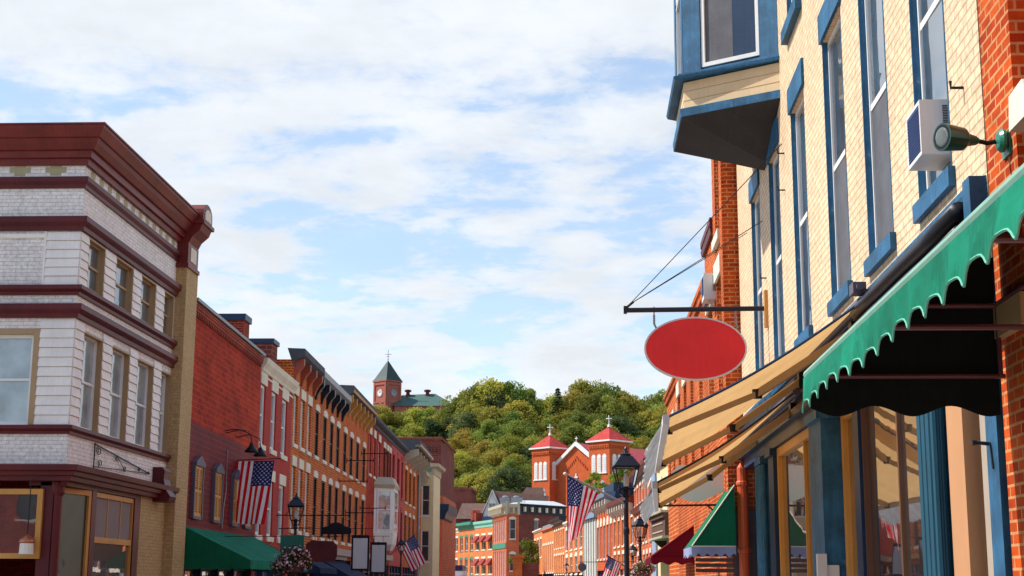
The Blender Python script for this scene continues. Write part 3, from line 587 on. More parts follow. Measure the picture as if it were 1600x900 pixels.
# B: red side wall with shutters
rB = building(5, 'tall windowless red brick house with maroon lower wall and orange shutters', -0.45, 11.3, 10.5, 12, None, Lr, [(0.2, 10.9, 0.1, 2.7)], mats=[red_brick, maroon_brick],
              mfn=lambda s, z: 1 if z < 6.72 else 0, zcuts=(6.72,), depth=0.3)
m_ = M(); m_.sweep([Lr.xy(-0.45), Lr.xy(11.3)], [(0, 10.25), (0.07, 10.25), (0.10, 10.4), (0.10, 10.52), (0, 10.54)], 0)
for k in range(46): Lr.box(m_, -0.3+k*0.25, -0.16+k*0.25, 0, 0.07, 10.1, 10.25)
part(m_, 'dentil_cornice', red_plain, rB)
m_ = M(); m_.sweep([Lr.xy(-0.45), Lr.xy(11.35)], [(-0.35, 10.56), (0.16, 10.56), (0.17, 10.66), (-0.35, 10.70)]); part(m_, 'coping', grey_m, rB)
for s in (0.55, 3.52, 6.6, 9.0):
    a, b, c, d = s, s+1.05, 3.75, 5.35
    m_ = M(); Lr.sz(m_, [(a-0.12, d), (b+0.12, d), (b+0.12, d+0.12), ((a+b)/2, d+0.36), (a-0.12, d+0.12)], 0, 0.16); Lr.box(m_, a-0.12, a-0.005, 0, 0.12, c-0.08, d); Lr.box(m_, b+0.005, b+0.12, 0, 0.12, c-0.08, d); Lr.box(m_, a-0.005, b+0.005, 0, 0.11, c-0.1, c-0.003)
    wf = part(m_, 'window_hood', grey_paint, rB)
    m_ = M(); mid = (a+b)/2
    for x0, x1 in ((a, mid-0.01), (mid+0.01, b)):
        Lr.box(m_, x0, x0+0.07, 0.03, 0.09, c, d); Lr.box(m_, x1-0.07, x1, 0.03, 0.09, c, d)
        for z in (c, (c+d)/2-0.04, d-0.09): Lr.box(m_, x0+0.07, x1-0.07, 0.03, 0.088, z, z+0.09)
        for k in range(19):
            z = c+0.1+k*0.076
            if abs(z-(c+d)/2) < 0.07: continue
            m_.hexa([Lr.p(x0+0.07,0.03,z), Lr.p(x1-0.07,0.03,z), Lr.p(x1-0.07,0.075,z-0.01), Lr.p(x0+0.07,0.075,z-0.01), Lr.p(x0+0.07,0.03,z+0.05), Lr.p(x1-0.07,0.03,z+0.05), Lr.p(x1-0.07,0.05,z+0.045), Lr.p(x0+0.07,0.05,z+0.045)])
    Lr.box(m_, a, b, 0.005, 0.02, c, d)
    part(m_, 'shutter', wood_o, wf)
shopfront(Lr, rB, 0.2, 10.9, 0.1, 2.7, 4, blue_d, g_shop)
m_ = M(); m_.tube([Lr.p(5.6, 0.03, 6.3), Lr.p(5.58, 0.03, 4.8), Lr.p(5.3, 0.03, 4.2), Lr.p(5.2, 0.03, 3.5)], 0.02, 6); part(m_, 'conduit', grey_m, rB)
# chimneys on B
m_ = M(); p = Lr.p(11.0, -1.8, 0); m_.box(p.x-0.9, p.x+1.2, p.y-0.4, p.y+0.6, 10.0, 11.9); ch = part(m_, 'chimney', red_plain, rB)
m_ = M(); m_.box(p.x-0.98, p.x+1.28, p.y-0.48, p.y+0.68, 11.9, 12.15); part(m_, 'chimney_cap', blue_d, ch)
# green shed awning on B
aw = thing('shop_awning', 'long plain green sloping awning along the foot of the maroon brick wall', 'awning', Lr.p(5.5, 0, 2.4))
def shed(fr, s0, s1, zt, zf, proj, val, mt, root, end_mt=None, scal=0, n=24, sag=0.03, ends=True, o0=0.02):
    m_ = M()
    def top(u, v): s = s0+(s1-s0)*u; return fr.p(s, o0+proj*v, zt+(zf-zt)*v - sag*math.sin(math.pi*v)*(0.6+0.4*math.cos(u*n*math.pi)))
    m_.grid(top, n*2, 6)
    can = part(m_, 'canopy', mt, root, smooth=True, recalc=False)
    m_ = M()
    def vl(u, v):
        s = s0+(s1-s0)*u; h = val*(1-(0.25*abs(math.sin(u*math.pi*scal)) if scal else 0)); return fr.p(s, o0+proj+0.01+0.02*math.sin(u*60), zf-h*v)
    m_.grid(vl, max(48, scal*10), 2); part(m_, 'valance', mt, root, smooth=True, recalc=False)
    if ends:
        for s in (s0, s1):
            m_ = M(); m_.prism([fr.p(s-0.006, o0, zt), fr.p(s-0.006, o0+proj, zf), fr.p(s-0.006, o0+proj, zf-val), fr.p(s-0.006, o0, zf-val)], [fr.p(s+0.006, o0, zt), fr.p(s+0.006, o0+proj, zf), fr.p(s+0.006, o0+proj, zf-val), fr.p(s+0.006, o0, zf-val)])
            part(m_, 'end_panel', end_mt or mt, root)
    return can
shed(Lr, -0.45, 11.2, 3.38, 2.35, 2.15, 0.28, canvas_g, aw, canvas_g2)
# C: pink house
Cw = [(11.5, 12.55), (13.9, 15.1), (16.45, 17.75)]
def clampw(L): return L
rC = building(15, 'pink red painted brick house with three tall cream framed windows a floor', 11.3, 19.0, 10.35, 12, pink_brick, Lr, [(a, b, 7.08, 9.5) for a, b in Cw]+[(a, b, 3.5, 5.78) for a, b in Cw]+[(11.6, 18.7, 0.1, 2.8)])
for a, b in Cw:
    window(Lr, rC, a, b, 7.08, 9.5, 0.1, white_trim, g_sky, 0.13, stone, stone, lh=0.52, ov=0.14, sh=0.2)
    window(Lr, rC, a, b, 3.5, 5.78, 0.1, white_trim, g_sky, 0.13, stone, stone, lh=0.45, ov=0.14, sh=0.2)
m_ = M(); m_.sweep([Lr.xy(11.3), Lr.xy(19.0)], [(0, 10.0), (0.08, 10.0), (0.12, 10.12), (0.25, 10.3), (0.3, 10.5), (-0.3, 10.52)]); m_.sweep([Lr.xy(11.3), Lr.xy(19.0)], [(0, 9.8), (0.05, 9.8), (0.05, 9.88), (0, 9.88)]); part(m_, 'cornice', stone, rC)
shopfront(Lr, rC, 11.6, 18.7, 0.1, 2.8, 3, blue_d, g_shop)
m_ = M(); p = Lr.p(18.0, -1.6, 0); m_.box(p.x-1.6, p.x+0.9, p.y-0.5, p.y+0.6, 10.0, 12.1); ch = part(m_, 'chimney', brown_brick, rC)
m_ = M(); m_.box(p.x-1.68, p.x+0.98, p.y-0.58, p.y+0.68, 12.1, 12.3); part(m_, 'chimney_cap', blue_d, ch)

def rowhouse(s0, s1, H, mat, wins, rowsz, label, cm, arch=0.12, lm=stone, gm=g_dark, fm=black_b, corn=None, depth=0.2, fr=Lr, D=12, shop=True, zs=2.9, bracket=None, sign_band=None, nb=6, lh=0.42, shopm=None, name='row_building', fwd=0.06, z0=0.0):
    ops = [(a, b, c, d) for c, d in rowsz for a, b in wins]
    if shop: ops.append((s0+0.3, s1-0.3, 0.1, zs))
    r_ = building((s0+s1)/2, label, s0, s1, H, D, mat, fr, ops, depth=depth, name=name)
    for c, d in rowsz:
        for a, b in wins: window(fr, r_, a, b, c, d, depth-0.06, fm, gm, fwd, lm, lm, arch=arch, lh=lh, sh=0.18)
    if shop: shopfront(fr, r_, s0+0.3, s1-0.3, 0.1, zs, max(2, int((s1-s0)/2.6)), shopm or blue_d, g_shop)
    if corn:
        h0, h1, pr = corn
        m_ = M(); m_.sweep([fr.xy(s0), fr.xy(s1)], [(0, h0), (0.06, h0), (0.08, h0+(h1-h0)*0.35), (pr*0.6, h0+(h1-h0)*0.45), (pr, h0+(h1-h0)*0.62), (pr, h1), (-0.3, h1+0.03)]); part(m_, 'cornice', cm, r_)
        if bracket:
            for k in range(nb):
                s = s0+0.35+(s1-s0-0.7)*k/(nb-1); x = M()
                fr.oz(x, [(0.0, h0-0.6), (0.10, h0-0.6), (0.14, h0-0.4), (pr*0.55, h0-0.15), (pr*0.9, h0+0.05), (pr*0.9, h0+(h1-h0)*0.45), (0, h0+(h1-h0)*0.45)], s-0.16, s+0.16)
                part(x, 'bracket', bracket, r_)
    return r_
upz, loz_ = (7.85, 10.1), (3.9, 6.78)
D1 = rowhouse(19.0, 25.35, 11.6, orange_brick, [(19.5, 20.55), (21.45, 22.6), (23.5, 24.6)], [upz, (4.0, 6.85)], 'orange brick house with pale framed windows under a red bracketed dark cornice', roofmat, arch=0, gm=g_curtain, fm=white_trim, corn=(11.3, 12.1, 0.5), bracket=rust_bracket, nb=4, lh=0.45, fwd=0.12)
D2 = rowhouse(25.35, 36.1, 11.5, orange_brick, [(26.0, 27.15), (28.7, 29.95), (31.25, 32.5), (33.75, 35.05)], [upz, loz_], 'orange brick house with four black windows a floor beneath a pale grey cornice', grey_m, gm=g_black, depth=0.12, corn=(11.2, 12.0, 0.5), bracket=black_b, nb=6)
D3 = rowhouse(36.1, 48.4, 11.6, orange_brick_b, [(36.75, 38.1), (39.6, 41.0), (42.6, 44.1), (46.0, 47.45)], [upz, loz_], 'orange brick house with black windows beneath a tall dark cornice lined in ochre', roofmat, gm=g_black, depth=0.12, corn=(11.75, 12.7, 0.6), bracket=ochre_trim, nb=7)
m_ = M(); m_.sweep([Lr.xy(36.1), Lr.xy(48.5)], [(0.55, 12.3), (0.63, 12.3), (0.63, 12.45), (0.55, 12.45)]); part(m_, 'ochre_moulding', ochre_trim, D3)
m_ = M(); p = Lr.p(36.4, -0.6, 0); m_.box(p.x-2.0, p.x+0.5, p.y-0.2, p.y+0.4, 11.6, 12.6); part(m_, 'parapet_return', roofmat, D3)
# iron rods on the upper walls of D2 and D3
for rt_, lst in ((D2, [(35.2, 7.2)]), (D3, [(38.3, 8.6), (45.2, 9.6), (38.4, 5.6), (45.2, 6.2)])):
    for s, z in lst:
        m_ = M(); m_.tube([Lr.p(s, 0, z), Lr.p(s, 1.6, z)], 0.03, 6); m_.tube([Lr.p(s, 0, z-0.15), Lr.p(s, 0, z+0.15)], 0.05, 6); m_.tube([Lr.p(s, 1.6, z-0.1), Lr.p(s, 1.6, z+0.1)], 0.035, 6); part(m_, 'sign_rod', black, rt_)
# shop canopies and signs below D
m_ = M(); Lr.box(m_, 25.5, 36.0, 0, 0.75, 3.05, 3.4); Lr.box(m_, 25.6, 35.9, 0, 0.5, 2.85, 3.05); part(m_, 'shop_cornice', grey_m, D2)
m_ = M(); Lr.box(m_, 36.3, 48.0, 0, 0.5, 3.15, 3.4); part(m_, 'shop_cornice', ochre_trim, D3)
aw = thing('navy_awning', 'navy shop awning low under the orange brick row beyond the flower basket', 'awning', Lr.p(30, 0, 2.4)); shed(Lr, 27, 35.5, 3.0, 1.9, 1.9, 0.25, canvas_navy, aw)
aw = thing('dark_awning', 'dark awning below the pink house, behind the near left street lamp', 'awning', Lr.p(22, 0, 2.4)); shed(Lr, 19.5, 25.0, 3.0, 2.3, 1.4, 0.25, canvas_navy, aw)
# E: further brick fronts
E1 = rowhouse(48.4, 58.0, 12.0, red_brick, [(49.6, 50.7), (52.2, 53.3), (55.2, 56.4)], [(8.7, 11.3)], 'red brick house with a white oriel window over its shop', roofmat, arch=0, gm=g_curtain, fm=white_trim, corn=(12.0, 12.55, 0.4), lh=0.5)
E2 = rowhouse(58.0, 64.3, 12.0, red_plain, [(58.6, 59.9), (60.9, 62.2), (62.9, 64.0)], [(8.6, 11.2), (4.6, 7.3)], 'narrow dark red brick house with tall maroon shuttered windows', roofmat, arch=0, corn=(12.0, 12.55, 0.4), gm=g_far, fm=burg)
E3 = rowhouse(64.3, 75.0, 12.0, pink_stucco, [(65.2, 67.0), (69.0, 71.0), (72.6, 74.2)], [(8.4, 11.3), (4.4, 7.2)], 'rose pink painted house front between dark red brick and bracketed orange brick', roofmat, arch=0, lm=pink_stucco, corn=(12.0, 12.55, 0.4), gm=g_far, fm=burg)
E4 = rowhouse(75.0, 89.0, 11.9, orange_brick, [(76.2, 78.0), (80.2, 82.0), (84.2, 86.0)], [(8.3, 11.0), (4.4, 7.2)], 'orange brick house with arched pale lintels and a deep cream bracketed cornice', roofmat, corn=(12.0, 13.3, 1.3), bracket=tan_cornice, nb=5)
m_ = M(); m_.sweep([Lr.xy(75.0), Lr.xy(89.0)], [(0.9, 12.75), (1.42, 12.75), (1.42, 12.95), (0.9, 12.95)]); part(m_, 'cornice_band', tan_cornice, E4)
m_ = M(); m_.tube([Lr.p(88.8, 0.15, 0), Lr.p(88.8, 0.15, 11.8)], 0.12, 8); part(m_, 'downpipe', grey_m, E4)
E5 = rowhouse(89.0, 97.0, 10.9, orange_brick_b, [(90.2, 91.8), (93.8, 95.4)], [(7.8, 10.3), (4.0, 6.6)], 'low orange brick house with a grey cornice next to the cream bay house', tan_cornice, corn=(10.9, 11.8, 0.8), bracket=tan_cornice, nb=4)
# oriel of E1
m_ = M(); q = [Lr.p(53.2, 0, 0), Lr.p(54.0, 1.25, 0), Lr.p(57.0, 1.25, 0), Lr.p(57.8, 0, 0)]
def ring(pts, z, k=0.0):
    c = sum(pts, Vector())/len(pts); return [Vector((p.x+(p.x-c.x)*k, p.y+(p.y-c.y)*k, z)) for p in pts]
m_.prism(ring(q, 5.0), ring(q, 8.0)); m_.prism(ring(q, 4.2, -0.1), ring(q, 5.0, 0.02)); m_.prism([Vector((p.x, p.y, z)) for p, z in zip(ring(q, 3.6, -0.45), (3.8,)*4)], ring(q, 4.2, -0.1)); E1b = part(m_, 'oriel', siding, E1)
m_ = M(); m_.prism(ring(q, 8.0, 0.10), ring(q, 8.22, 0.18)); m_.prism(ring(q, 8.22, 0.14), ring(q, 8.75, -0.25)); part(m_, 'oriel_roof', tan_cornice, E1b)
for f, ww in ((Fr(q[0][:2], q[1][:2]), 1.48), (Fr(q[1][:2], q[2][:2]), 3.0)):
    f = Fr((f.a.x, f.a.y), (f.a.x+f.d.x, f.a.y+f.d.y)); mm = M(); a, b = 0.2, ww-0.2
    f.box(mm, a, a+0.1, 0.0, 0.05, 5.15, 7.8); f.box(mm, b-0.1, b, 0, 0.05, 5.15, 7.8); f.box(mm, a, b, 0, 0.052, 5.12, 5.2); f.box(mm, a, b, 0, 0.052, 7.75, 7.85); f.box(mm, a, b, 0, 0.04, 6.5, 6.58)
    wn = part(mm, 'oriel_window', white_trim, E1b); mm = M(); f.box(mm, a+0.1, b-0.1, 0.0, 0.02, 5.2, 7.75); part(mm, 'pane', g_curtain, wn)
m_ = M(); Lr.box(m_, 49, 58, 0, 0.9, 3.15, 3.5); part(m_, 'shop_cornice', tan_cornice, E1)
# cream bay house
def frontfr(u0x, u1x, y): return Fr((u0x, y), (u1x, y))
rF = thing('cream_house', 'cream house front with two sash windows and a pale bracketed cornice at the row end', 'building', (-15.0, 140, 0))
fF = frontfr(-16.0, -14.15, 139.5); m_ = M(); fF.wall(m_, -0.5, 1.85, 0, 12.0, [(0.75, 1.5, 7.9, 10.8), (0.75, 1.5, 3.6, 6.5)], 0.15)
m_.poly([(-14.15, 139.5, 0), (-14.15, 146, 0), (-14.15, 146, 12), (-14.15, 139.5, 12)]); m_.poly([(-17, 139.5, 12), (-14.15, 139.5, 12), (-14.15, 146, 12), (-17, 146, 12)]); m_.poly([(-17, 146, 0), (-14.15, 146, 0), (-14.15, 146, 12), (-17, 146, 12)])
part(m_, 'wall', cream_wall, rF)
for c, d in ((7.9, 10.8), (3.6, 6.5)): window(fF, rF, 0.75, 1.5, c, d, 0.1, white_trim, g_dark, 0.08, white_trim)
m_ = M(); m_.sweep([(-16.6, 139.5), (-14.15, 139.5), (-14.15, 146)], [(0, 11.8), (0.1, 11.8), (0.12, 12.4), (0.5, 12.5), (0.55, 12.8), (0, 12.85)]); part(m_, 'cornice', tan_cornice, rF)
m_ = M()
for k in range(6): fF.box(m_, -0.2+k*0.33, -0.05+k*0.33, 0.12, 0.3, 12.0, 12.4)
part(m_, 'cornice_bracket', green_trim, rF)
# tall dark end building
rG = thing('tall_brick_building', 'tall dark maroon brick building closing the left row, with a black bracket cornice', 'building', (-15.5, 150, 0))
m_ = M(); m_.box(-26, -14.25, 150, 166, 0, 10.4, 0); m_.box(-26, -14.5, 150, 166, 10.4, 15.6, 1); m_.box(-26, -14.55, 150, 166, 15.6, 16.1, 1); part(m_, 'wall', [far_red, brown_brick], rG)
m_ = M(); m_.sweep([(-15.2, 149.98), (-14.2, 149.98), (-14.2, 160)], [(0, 8.0), (0.2, 8.1), (0.35, 8.6), (0.6, 8.9), (0.65, 9.5), (0, 9.6)]); part(m_, 'bracket_cornice', blue_d, rG)
m_ = M(); m_.sweep([(-26, 149.99), (-14.5, 149.99), (-14.5, 166)], [(0, 16.1), (0.15, 16.1), (0.2, 16.35), (0, 16.4)]); part(m_, 'parapet', brown_brick, rG)
for k in range(9): m_ = M(); m_.box(-17.6+k*0.34, -17.42+k*0.34, 149.8, 150, 14.9, 15.3); part(m_, 'corbel', brown_brick, rG)
fG = frontfr(-20, -14.25, 150)
for a, c in ((3.2, 11.3), (3.2, 5.0)): window(fG, rG, a, a+0.9, c, c+2.2, -0.04, brown_brick, g_black, 0.12, stone, brown_brick, arch=0.15)

# ------------------------------------------------------------------ FAR BLOCK
Fk = Fr((-28.7, 300), (-15.9, 265)); FL = Fk.len
def farhouse(a, b, H, mat, n, rz, label, corn, cm, hood=None, awn=False, lm=stone, parapet=None):
    w_ = (b-a)/n; wins = [(a+w_*(k+0.22), a+w_*(k+0.78)) for k in range(n)]
    r_ = rowhouse(a, b, H, mat, wins, rz, label, cm, arch=0.1 if hood else 0, lm=hood or lm, gm=g_far, fm=white_trim, corn=corn, fr=Fk, D=9, shop=False, lh=0.6 if hood else 0.35, depth=0.3, fwd=0.12, name='brick_building')
    if awn:
        for c, d in rz:
            for x0, x1 in wins:
                m_ = M(); p = Fk.p
                m_.poly([p(x0-0.15,0.03,d), p(x1+0.15,0.03,d), p(x1+0.15,1.0,d-1.25), p(x0-0.15,1.0,d-1.25)]); m_.poly([p(x0-0.15,0.03,d), p(x0-0.15,1.0,d-1.25), p(x0-0.15,0.03,d-1.25)]); m_.poly([p(x1+0.15,0.03,d), p(x1+0.15,1.0,d-1.25), p(x1+0.15,0.03,d-1.25)])
                part(m_, 'window_awning', canvas_m_far, r_)
    return r_
canvas_m_far = cloth('brown_red_canvas', (0.30, 0.06, 0.05), 0.2, 0.12)
u_ = FL/83.0
rz2 = [(7.6, 10.2), (3.2, 6.0)]
farhouse(-4, 3.0, 12.2, far_brick, 2, rz2, 'narrow peach brick front, leftmost of the sunlit houses across the street end', (11.9, 12.5, 0.3), tan_cornice)
f2 = farhouse(3.0, 13.7, 12.0, far_brick, 3, rz2, 'peach brick front with white lintels under a navy flat roof at the street end', (11.2, 12.0, 0.3), stone)
f3 = farhouse(13.7, 24.5, 11.6, far_brick, 3, rz2, 'peach brick front with green hooded windows and a green bracketed cornice', (11.6, 12.9, 0.8), green_trim, hood=green_trim)
f4 = farhouse(24.5, FL, 11.6, far_brick, 3, rz2, 'peach brick front whose six windows carry small brown red awnings', (11.6, 12.8, 0.3), green_fascia, awn=True)
m_ = M(); Fk.box(m_, -3, 14, -6, -2.5, 12.0, 13.6); Fk.box(m_, 16, FL, -7, -4, 12, 14.2); part(m_, 'roof_parapet', blue_d, f2)
m_ = M(); Fk.box(m_, 8, 9.5, -5.5, -4, 12.0, 15.8); part(m_, 'chimney', red_plain, f2); m_ = M(); Fk.box(m_, 13.5, 15.2, -4.5, -3, 12, 15.0); part(m_, 'chimney', red_plain, f3)
pth = thing('roof_penthouse', 'pale roofed penthouse with a bright window above the peach brick houses', 'building', Fk.p(4, -6, 13)); m_ = M()
Fk.box(m_, 0, 7.5, -9, -5.5, 11.5, 14.6); part(m_, 'wall', roof_pale, pth); m_ = M(); m_.prism([Fk.p(-0.3, -9.2, 14.6), Fk.p(-0.3, -5.2, 14.6), Fk.p(1.5, -8.5, 16)], [Fk.p(7.8, -9.2, 14.6), Fk.p(7.8, -5.2, 14.6), Fk.p(7.8, -8.5, 16)]); part(m_, 'roof', tan_cornice, pth)
# corner building K
kp = [(-15.9, 263), (-12.75, 248.5), (-10.65, 248.5), (-3.0, 258)]
rK = thing('corner_hall', 'three storey red brick corner building with arched windows and a cream bracket cornice', 'building', (-12.7, 248.5, 0))
k1, k2, k3 = Fr(kp[0], kp[1]), Fr(kp[1], kp[2]), Fr(kp[2], kp[3]); m_ = M(); H = 13.2
n = 6; kw = [(0.7+k*(k1.len-1.2)/n, 0.7+(k+0.5)*(k1.len-1.2)/n) for k in range(n)]
k1.wall(m_, 0, k1.len, 0, H, [(a, b, c, d) for a, b in kw for c, d in ((8.6, 12.3), (2.6, 7.0))], 0.25)
k2.wall(m_, 0, k2.len, 0, H, [(0.55, 1.55, 8.9, 12.2), (0.55, 1.55, 3.6, 6.4)], 0.25)
k3ops = [(a, a+1.1, c, d) for a in (4.0, 9.5) for c, d in ((8.9, 12.2), (3.2, 6.4))]
k3.wall(m_, 0, k3.len, 0, H, k3ops, 0.25, mfn=lambda s, z: 1)
m_.poly([(-15.9, 263, 0), (-12, 276, 0), (-12, 276, H), (-15.9, 263, H)]); m_.poly([(-12, 276, 0), (-3, 270, 0), (-3, 270, H), (-12, 276, H)]); m_.poly([(-3, 258, 0), (-3, 270, 0), (-3, 270, H), (-3, 258, H)], 1)
m_.poly([(-15.9, 263, H), (-12.75, 248.5, H), (-10.65, 248.5, H), (-3, 258, H), (-3, 270, H), (-12, 276, H)], 2)
part(m_, 'wall', [far_red, brown_brick, roofmat], rK)  # right-hand sides take brown brick: shade put into the wall's colour
for a, b in kw:
    for c, d in ((8.6, 12.3), (2.6, 7.0)): window(k1, rK, a, b, c, d, 0.15, white_trim, g_far, 0.14)
for c, d in ((8.9, 12.2), (3.6, 6.4)): window(k2, rK, 0.55, 1.55, c, d, 0.12, white_trim, g_dark, 0.08, stone, stone, arch=0.3, lh=0.3)
for a, b, c, d in k3ops: window(k3, rK, a, b, c, d, 0.12, white_trim, g_dark, 0.08, stone, stone, arch=0.15, lh=0.3)
m_ = M(); m_.sweep(kp[:3], [(0, 13.0), (0.3, 13.1), (0.4, 13.9), (0.9, 14.2), (0.95, 14.7), (0, 14.8)])
for f in (k1, k2):
    for k in range(int(f.len/0.9)): f.box(m_, 0.2+k*0.9, 0.55+k*0.9, 0.3, 0.85, 13.2, 14.15)
k2.box(m_, -0.2, 0.25, 0, 1.1, 12.9, 15.2); k2.box(m_, 1.9, 2.3, 0, 1.1, 12.9, 15.2); part(m_, 'cornice', tan_cornice, rK)
m_ = M(); m_.sweep(kp[2:], [(0, 13.15), (0.15, 13.15), (0.2, 14.5), (0.7, 14.6), (0.7, 14.8), (0, 14.85)]); part(m_, 'side_cornice', black_b, rK)
m_ = M()
for k in range(6): k3.box(m_, 0.9+k*1.9, 1.35+k*1.9, 0.2, 0.5, 13.5, 14.3)
part(m_, 'cornice_bracket', stone, rK)
m_ = M(); m_.prism([(-12.2, 249.5, 14.85), (-10.7, 248.9, 14.85), (-2.6, 258.2, 14.85), (-3, 270, 14.85), (-12, 274, 14.85)], [(-11, 256, 15.7), (-9, 256, 15.75), (-5, 260, 15.8), (-4, 266, 15.8), (-10, 268, 15.7)]); part(m_, 'roof', roof_pale, rK)
m_ = M(); k1.box(m_, 0.3, k1.len-0.2, 0.02, 0.12, 7.4, 8.3); part(m_, 'green_band', green_trim, rK)
for i, (x, y, w_, lab) in enumerate(((-13.2, 252, 1.7, 'silver rooftop ventilation box, left of the pair on the corner hall'), (-11.3, 252, 1.9, 'silver rooftop ventilation box, right of the pair on the corner hall'))):
    m_ = M(); m_.box(x-w_/2, x+w_/2, y, y+1.5, 13.2, 15.6); m_.box(x-w_/2-0.12, x+w_/2+0.12, y-0.1, y+1.6, 15.6, 16.0); m_.lathe((x, y+0.7, 16.0), [(0.5, 0), (0.55, 0.2), (0.3, 0.35)], 10); solo(m_, 'roof_vent', lab, 'roof vent', grey_m, (x, y, 15), 'rooftop ventilation boxes')
# hillside houses behind
rH = thing('dark_brick_block', 'long dark brown brick block rising behind the peach brick houses', 'building', (-27, 302, 0)); m_ = M(); m_.box(-40, -23.2, 306, 322, 0, 20.6); m_.box(-40, -23.0, 305.8, 322.2, 20.6, 21.2); m_.box(-30, -29, 307, 308, 21.2, 22.4); part(m_, 'wall', brown_brick, rH)
rI = thing('gabled_house', 'white gabled house with brown roof in front of the wooded hill', 'building', (-18, 292, 0)); m_ = M()
x0, x1, y0, y1, ze, zr = -19.8, -15.6, 290, 305, 14.0, 19.4; xm = (x0+x1)/2
m_.box(x0, x1, y0, y1, 0, ze); m_.prism([(x0, y0, ze), (x1, y0, ze), (xm, y0, zr)], [(x0, y1, ze), (x1, y1, ze), (xm, y1, zr)]); part(m_, 'wall', siding, rI)
m_ = M(); 
for sx in (x0-0.5, x1+0.5): m_.prism([(sx, y0-0.6, ze-0.6), (sx, y1, ze-0.6), (sx, y1, ze-0.3), (sx, y0-0.6, ze-0.3)], [(xm, y0-0.6, zr), (xm, y1, zr), (xm, y1, zr+0.3), (xm, y0-0.6, zr+0.3)])
part(m_, 'roof', [white_trim], rI); m_ = M()
m_.prism([(xm, y0+3, zr+0.32), (x1+9, y0+5, zr-0.6), (x1+8.5, y0+1, ze+0.2), (x1+0.6, y0+0.5, ze-0.2)], [(xm, y0+3.3, zr+0.3), (x1+9, y0+5.3, zr-0.6), (x1+8.5, y0+1.3, ze+0.2), (x1+0.6, y0+0.8, ze-0.2)]); part(m_, 'roof_slope', roof_brown, rI)
m_ = M(); m_.box(xm-0.8, xm+0.8, y0-0.12, y0, 15.2, 17.2); f_ = part(m_, 'window', white_trim, rI); m_ = M(); m_.box(xm-0.6, xm-0.05, y0-0.16, y0-0.1, 15.4, 17.0); m_.box(xm+0.05, xm+0.6, y0-0.16, y0-0.1, 15.4, 17.0); part(m_, 'pane', g_far, f_)
rJ = thing('brown_roof_house', 'low house with a wide brown shingle roof left of the white gable', 'building', (-23, 296, 0)); m_ = M(); m_.box(-25, -19, 296, 306, 0, 14.4); part(m_, 'wall', brown_brick, rJ)
m_ = M(); m_.prism([(-25.4, 295.5, 14.2), (-18.6, 295.5, 14.2), (-18.6, 301, 17.6), (-24.6, 301, 17.6)], [(-25.4, 306, 14.2), (-18.6, 306, 14.2), (-18.6, 301.5, 17.6), (-24.6, 301.5, 17.6)]); part(m_, 'roof', roof_brown, rJ)
rJ2 = thing('hip_roof_house', 'house with a steep dark brown hipped roof beside the left church tower', 'building', (-12, 318, 0)); m_ = M(); m_.box(-15.2, -8.4, 318, 330, 0, 17); part(m_, 'wall', brown_brick, rJ2)
m_ = M(); m_.prism([(-15.8, 317.5, 16.8), (-8, 317.5, 16.8), (-8, 330, 16.8), (-15.8, 330, 16.8)], [(-12.2, 322, 22.2), (-8.6, 322, 22.2), (-8.6, 326, 22.2), (-12.2, 326, 22.2)]); part(m_, 'roof', roof_brown, rJ2)

